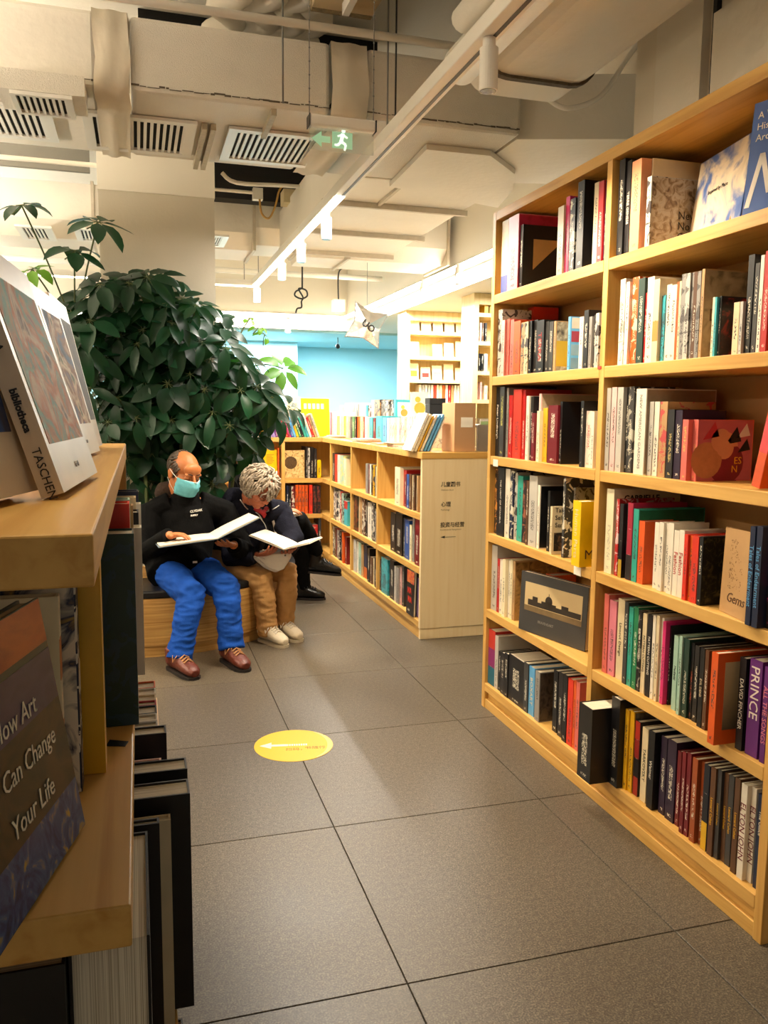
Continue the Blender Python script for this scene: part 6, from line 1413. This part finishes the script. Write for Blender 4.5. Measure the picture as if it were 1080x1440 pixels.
# chest print
WPR = mat('white_cloth_print', '#DDDAD2', .6)
c0 = at(268, 721, Y=5.02)
def on_chest(px, py): return on_surface(jk, px, py, .004)
q = on_chest(267, 721)
put_text('CLYDAK', .019, WPR, jk, (q.x, q.y-.006, q.z), (1, .15, .12), (0, .12, 1), bold=.0006).matrix_parent_inverse = Matrix.Identity(4)
q = on_chest(268, 726); put_text('SUPPLY', .013, WPR, jk, (q.x, q.y-.006, q.z), (1, .15, .06), (0, .1, 1), bold=.0008).matrix_parent_inverse = Matrix.Identity(4)
q = on_chest(274, 790); b_ = MB().box((q.x-.012, q.y-.002, q.z-.006), (q.x+.014, q.y, q.z+.006)).obj('hem_tag', WPR, jk); b_.matrix_parent_inverse = Matrix.Identity(4)
JEAN = mat('blue_denim', '#16479F', .85, .4, 12, .3, 260, spec=.15)
mb = MB()
mb.tube([hipR+Vector((-.04, 0, -.01)), hipL+Vector((.04, 0, -.01))], [.105, .105], 14)
for (h_, k_, a_) in ((hipR, kR, aR), (hipL, kL, aL)):
    mb.tube([pel.lerp(h_, .7), h_.lerp(k_, .45), k_+Vector((0, .02, .0)), k_.lerp(a_, .35), k_.lerp(a_, .7), a_+Vector((0, 0, -.02))], [.108, .094, .082, .071, .066, .072], 16)
jn = organic('jeans', mb, JEAN, man, .006, 2, .010, 13, (.7, .7, 1.7))
BRN = mat('brown_leather', '#5E2414', .45, .25, 14, .2, 90); SOLE = mat('dark_rubber', '#1B1310', .7); LACE = mat('tan_lace', '#A87A4E', .7)
add_shoe('shoe', man, (aR.x-.01, aR.y, 0), (.45, -.9), .285, BRN, SOLE, LACE, .055, 'brown leather walking shoe')
add_shoe('shoe', man, (aL.x-.01, aL.y, 0), (.36, -.93), .285, BRN, SOLE, LACE, .055, 'brown leather walking shoe')
S0 = at(306, 758, Y=4.62); S1 = S0+Vector((-.02, .30, -.012)); Lf = at(223, 770, Y=4.64)-S0; Rt = at(366, 728, Y=4.66)-S0
open_book('open_book', 'large white open book in the hands of the person in black', S0, S1, Lf, Rt, .010, BLUEC, PAPER, 'open books being read')

# --- woman in navy fleece and beige trousers ---------------------------
SKW = skin_mat('rosy_skin', '#B4694A', None)
hR, hL = Vector((.44, 5.26, .49)), Vector((.60, 5.33, .49))
kR, kL = at(369, 818, Y=4.98), at(405, 808, Y=5.07)
aR, aL = at(377, 892, Y=4.95), at(399, 877, Y=5.05)
neck = at(355, 714, Y=5.22); pel = (hR+hL)/2; chest = neck.lerp(pel, .45)+Vector((0, -.02, 0))
sR, sL = at(323, 727, Y=5.22), at(394, 722, Y=5.30)
eR, eL = at(328, 782, Y=5.06), at(411, 757, Y=5.16)
wR, wL = at(364, 781, Y=4.96), at(401, 772, Y=5.03)
HW = frame((.42, -.66, -.55), (.1, .12, 1), at(364, 687, Y=5.12))
mb = MB(); add_head(mb, HW, 1., neck)
mb.tube([neck+Vector((0, 0, .01)), chest, pel], [(.06, .055), (.12, .09), (.13, .10)], 16, sq=(0, 1, 0))
for (s, e, wr) in ((sR, eR, wR), (sL, eL, wL)): mb.tube([neck.lerp(s, .3), s, e, wr], [.045, .044, .036, .024], 10)
for (h_, k_, a_) in ((hR, kR, aR), (hL, kL, aL)): mb.tube([pel, h_, k_, a_], [.085, .07, .046, .033], 10)
add_hand(mb, wR, at(384, 776, Y=4.88)-wR, (.1, .1, 1), (-.2, .6, .8), .5, 0, .4)
wL = wL-Vector((0, 0, .022)); add_hand(mb, wL, at(405, 779, Y=4.90)-wL, (-.3, .1, 1), (.9, -.1, .3), .3, 0, .4)
wom = organic('person', mb, SKW, None, .0042, 2)
tag(wom, 'person with curly grey hair in dark fleece and beige trousers reading', 'person', 'people reading on the round bench')
def keep_w(p): return not (p.y > .045 and p.z < .062) and p.z > -.045 and not (p.y > .02 and p.z < .0 and abs(p.x) < .06)
mb = hair_tufts(HW, keep_w, 380, .085, .010, 9, .012, (0, -.2, -1), .010, 1.17); hb = mb.obj('hair', HAIRW, wom, smooth=True); hb['label'] = 'fluffy curly grey hair'
mb = MB(); mb.ell(HW @ Vector((0, -.026, .034)), (.086, .094, .092), HW.to_3x3().to_4x4()); hb2 = mb.obj('hair_base', mat('ash_hair_base', '#6E6356', .7, .3, 60), wom, smooth=True)
face_marks(HW, wom, .0022)
mb = MB()
for s in (-1, 1):
    ring_ = [HW @ Vector((s*(.031+.021*math.cos(t)), .098-.010*abs(math.cos(t)-(-1))*.5, -.008+.016*math.sin(t))) for t in [2*math.pi*k/16 for k in range(17)]]
    mb.tube(ring_, .0016, 5); mb.tube([HW @ Vector((s*.052, .090, -.004)), HW @ Vector((s*.078, .0, .0))], .0016, 5)
mb.tube([HW @ Vector((-.010, .102, -.006)), HW @ Vector((.010, .102, -.006))], .0016, 5)
mb.obj('glasses', BLACKM, wom)['label'] = 'thin dark framed glasses'
NAVY = mat('navy_fleece', '#1A1B26', .95, .25, 40, .6, 240, spec=.1)
mb = MB()
mb.tube([neck+Vector((0, .01, -.0)), neck.lerp(chest, .5), chest, chest.lerp(pel, .6)+Vector((0, -.03, 0)), pel+Vector((.02, -.08, .02))], [(.085, .08), (.155, .12), (.17, .14), (.18, .155), (.175, .14)], 20, sq=(.3, 1, 0))
mb.tube([neck+Vector((0, .02, -.02)), neck+Vector((-.01, .02, .045))], [(.10, .095), (.095, .09)], 16)
for (s, e, wr) in ((sR, eR, wR), (sL, eL, wL)):
    mb.tube([neck.lerp(s, .4), s, s.lerp(e, .5), e, e.lerp(wr, .55), wr+(e-wr).normalized()*.02], [.09, .088, .08, .076, .064, .052], 14)
fj = organic('fleece_jacket', mb, NAVY, wom, .007, 3, .008, 10); fj['label'] = 'dark navy fleece jacket with a turned collar'
mb = MB(); mb.ell(neck+Vector((-.10, .05, .03)), (.09, .07, .10)); organic('hood', mb, NAVY, wom, .008, 3, .006, 16)
# zip edges, scarf and bag strap lie on the fleece
def surf(px, py, Y): return on_surface(fj, px, py, .003)
MB().tube(smooth_path([surf(338, 703, 5.08), surf(348, 716, 5.045), surf(362, 722, 5.03), surf(368, 731, 5.02)]), .0032, 6).obj('zip_edge', mat('silver_zip', '#A9A6A2', .4, .1), wom)
MB().tube(smooth_path([surf(392, 711, 5.16), surf(384, 716, 5.08), surf(375, 720, 5.04)]), .003, 6).obj('zip_edge', MATS['silver_zip'], wom)
MB().tube(smooth_path([surf(366, 729, 5.02), surf(373, 740, 4.99), surf(374, 752, 4.965)]), .003, 6).obj('zip_edge', MATS['silver_zip'], wom)
RED = mat('red_scarf_cloth', '#9E1B22', .8, .3, 30, .3, 80)
mb = MB(); mb.tube([surf(358, 714, 5.11), surf(368, 721, 5.06), surf(375, 714, 5.08)], [.016, .018, .014], 10); mb.ell(surf(370, 724, 5.05), (.018, .010, .022)); organic('scarf', mb, RED, wom, .005, 2, .004, 40)['label'] = 'red patterned neck scarf'
mb = MB()
for k in range(5): mb.tube([surf(361+k*3, 714+k*.4, 5.045), surf(363+k*3, 718, 5.04)], .006, 5)
mb.obj('scarf_pattern', mat('black_white_print', '#2A2526', .7, .5, 90), wom)
STR = mat('white_strap', '#CFC7BC', .6, .1)
st_ = smooth_path([surf(378, 716, 5.09), surf(384, 733, 5.035), surf(388, 748, 5.0), surf(390, 759, 4.975)])
MB().tube(st_, [(.008, .003)]*len(st_), 6, sq=(0, 1, 0)).obj('bag_strap', STR, wom)
MB().tube([surf(390, 757, 4.972), surf(391, 767, 4.965)], .0035, 6).obj('strap_buckle', GREYM, wom)
BEIGE = mat('beige_corduroy', '#BE9058', .9, .2, 14, .3, 260)
mb = MB(); mb.tube([hR+Vector((-.05, 0, -.01)), hL+Vector((.05, 0, -.01))], [.10, .10], 14)
for (h_, k_, a_) in ((hR, kR, aR), (hL, kL, aL)):
    mb.tube([pel.lerp(h_, .7), h_.lerp(k_, .5), k_+Vector((0, .015, 0)), k_.lerp(a_, .35), k_.lerp(a_, .7), a_+Vector((0, 0, -.005))], [.10, .090, .077, .068, .062, .062], 16)
organic('trousers', mb, BEIGE, wom, .006, 2, .008, 15, (.7, .7, 1.7))
CRM = mat('cream_leather', '#D8CBB2', .5, .08, 12, .15, 90); CSO = mat('cream_rubber', '#C9BBA0', .7)
add_shoe('shoe', wom, (aR.x, aR.y, 0), (.50, -.87), .25, CRM, CSO, mat('white_lace', '#E0D8C8', .7), .03, 'cream white walking shoe')
add_shoe('shoe', wom, (aL.x, aL.y, 0), (.46, -.89), .25, CRM, CSO, MATS['white_lace'], .03, 'cream white walking shoe')
S0 = at(399, 772, Y=4.84); S1 = S0+Vector((.12, .19, .0)); Lf = at(350, 752, Y=4.92)-S0; Rt = at(423, 763, Y=4.80)-S0+Vector((.05, -.02, 0))
open_book('open_book', 'small white open book in the hands of the grey-haired person', S0-Vector((0, 0, .004)), S1, Lf, Rt, .010, PAPER, PAPER, 'open books being read')
bg = thing('white_bag', 'small white soft bag resting on beige trousers', 'bag', tuple(at(384, 800, Y=4.97)))
mb = MB(); pg = [at(x, y, Y=4.945) for x, y in ((353, 783), (372, 778), (403, 775), (407, 786), (397, 801), (387, 806), (371, 799))]
mb.prism([p for p in pg], (.03, .10, .01)); mb.prism([p.lerp(pg[3], .12)-Vector((0, .025, 0)) for p in pg], (.03, .10, .01))
organic('bag_body', mb, mat('white_soft_leather', '#E2DBD0', .5, .06, 12), bg, .005, 14, .003, 18)
bgo = C.objects[-1] if False else [o for o in bg.children if o.name.startswith('bag_body')][0]
MB().tube(smooth_path([on_surface(bgo, 357, 784, .001), on_surface(bgo, 372, 786, .001), on_surface(bgo, 390, 805, .001)]), .0014, 6).obj('bag_seam', mat('grey_seam', '#A79F94', .6), bg)
for px in (401,): MB().ell(on_surface(bgo, px, 781, .002), .006, u=8, v=6).obj('bag_stud', GREYM, bg)

# --- third reader, mostly hidden ----------------------------------------
BLT = mat('black_trouser_cloth', '#080808', .85, .2, 20, .3, 160, spec=.12)
h1, h2 = Vector((.74, 5.90, .49)), Vector((.72, 6.06, .49)); pel = (h1+h2)/2; neck = Vector((.70, 6.02, 1.00)); chest = Vector((.72, 6.0, .78))
kA, aA = at(421, 757, Y=6.0), at(427, 826, Y=6.06); kB, aB = at(424, 733, Y=5.95), at(446, 779, Y=6.02)
HT = frame((.9, .05, -.5), (0, 0, 1), Vector((.76, 6.02, 1.10)))
mb = MB(); add_head(mb, HT, 1., neck); mb.tube([neck, chest, pel], [(.06, .055), (.12, .09), (.13, .10)], 16, sq=(1, 0, 0))
s1, s2 = neck+Vector((.02, -.17, -.06)), neck+Vector((.02, .17, -.06)); e1, e2 = s1+Vector((.08, -.02, -.24)), s2+Vector((.10, 0, -.24)); w1 = at(397, 719, Y=5.90); w2 = at(400, 723, Y=5.98)
for (s, e, wr) in ((s1, e1, w1), (s2, e2, w2)): mb.tube([neck.lerp(s, .3), s, e, wr], [.045, .044, .036, .024], 10)
for (h_, k_, a_) in ((h1, kB, aB), (h2, kA, aA)): mb.tube([pel, h_, k_, a_], [.085, .065, .045, .032], 10)
add_hand(mb, w1, at(413, 717, Y=5.86)-w1, (.1, .1, -1), (.2, -1, .1), .5, 0, .4); add_hand(mb, w2, at(414, 726, Y=5.98)-w2, (.1, 0, 1), (.2, 1, .1), .4, 0, .4)
thp = organic('person', mb, SKM, None, .0045, 2)
tag(thp, 'person in black with crossed legs and black boots, mostly hidden behind another', 'person', 'people reading on the round bench')
mb = MB(); mb.tube([neck+Vector((0, 0, .0)), chest, pel+Vector((.03, 0, 0))], [(.08, .08), (.15, .115), (.16, .13)], 18, sq=(1, 0, 0))
for (s, e, wr) in ((s1, e1, w1), (s2, e2, w2)): mb.tube([neck.lerp(s, .4), s, e, wr+(e-wr).normalized()*.03], [.075, .072, .06, .042], 12)
organic('sweater', mb, mat('black_sweater', '#131316', .9, .2, 30), thp, .008, 3, .005, 12)
hair_tufts(HT, lambda p: p.y < .03 or p.z > .07, 200, .06, .010, 5, .006, (0, -.4, -1), .003, 1.06).obj('hair', mat('black_hair', '#0E0B0A', .5), thp, smooth=True)
mb = MB(); mb.tube([h1+Vector((0, -.03, 0)), h2+Vector((0, .03, 0))], [.10, .10], 12)
for (h_, k_, a_) in ((h1, kB, aB), (h2, kA, aA)): mb.tube([pel.lerp(h_, .7), h_.lerp(k_, .5), k_, k_.lerp(a_, .4), a_], [.10, .088, .074, .064, .05], 16)
organic('trousers', mb, BLT, thp, .007, 3, .006, 10)
BOOT = mat('black_boot_leather', '#0C0B0B', .35, .2, 12, .15, 60)
add_shoe('boot', thp, (aA.x-.02, aA.y, 0), (.95, -.3), .27, BOOT, SOLE, BLACKM, .09, 'black laced ankle boot on the floor')
q = at(440, 806, Y=6.0); add_shoe('boot', thp, (aB.x-.01, aB.y, 0), (.95, -.1), .28, BOOT, SOLE, BLACKM, .09, 'black laced ankle boot in the air', lift=at(446, 806, Y=6.02).z, pitch=.12)
S0 = at(404, 729, Y=5.83); S1 = S0+Vector((.0, .16, .0)); open_book('open_book', 'small cream open book of the hidden reader in black', S0, S1, Vector((-.10, 0, .02)), at(423, 724, Y=5.83)-S0, .014, PAPER, PAGES, 'open books being read')
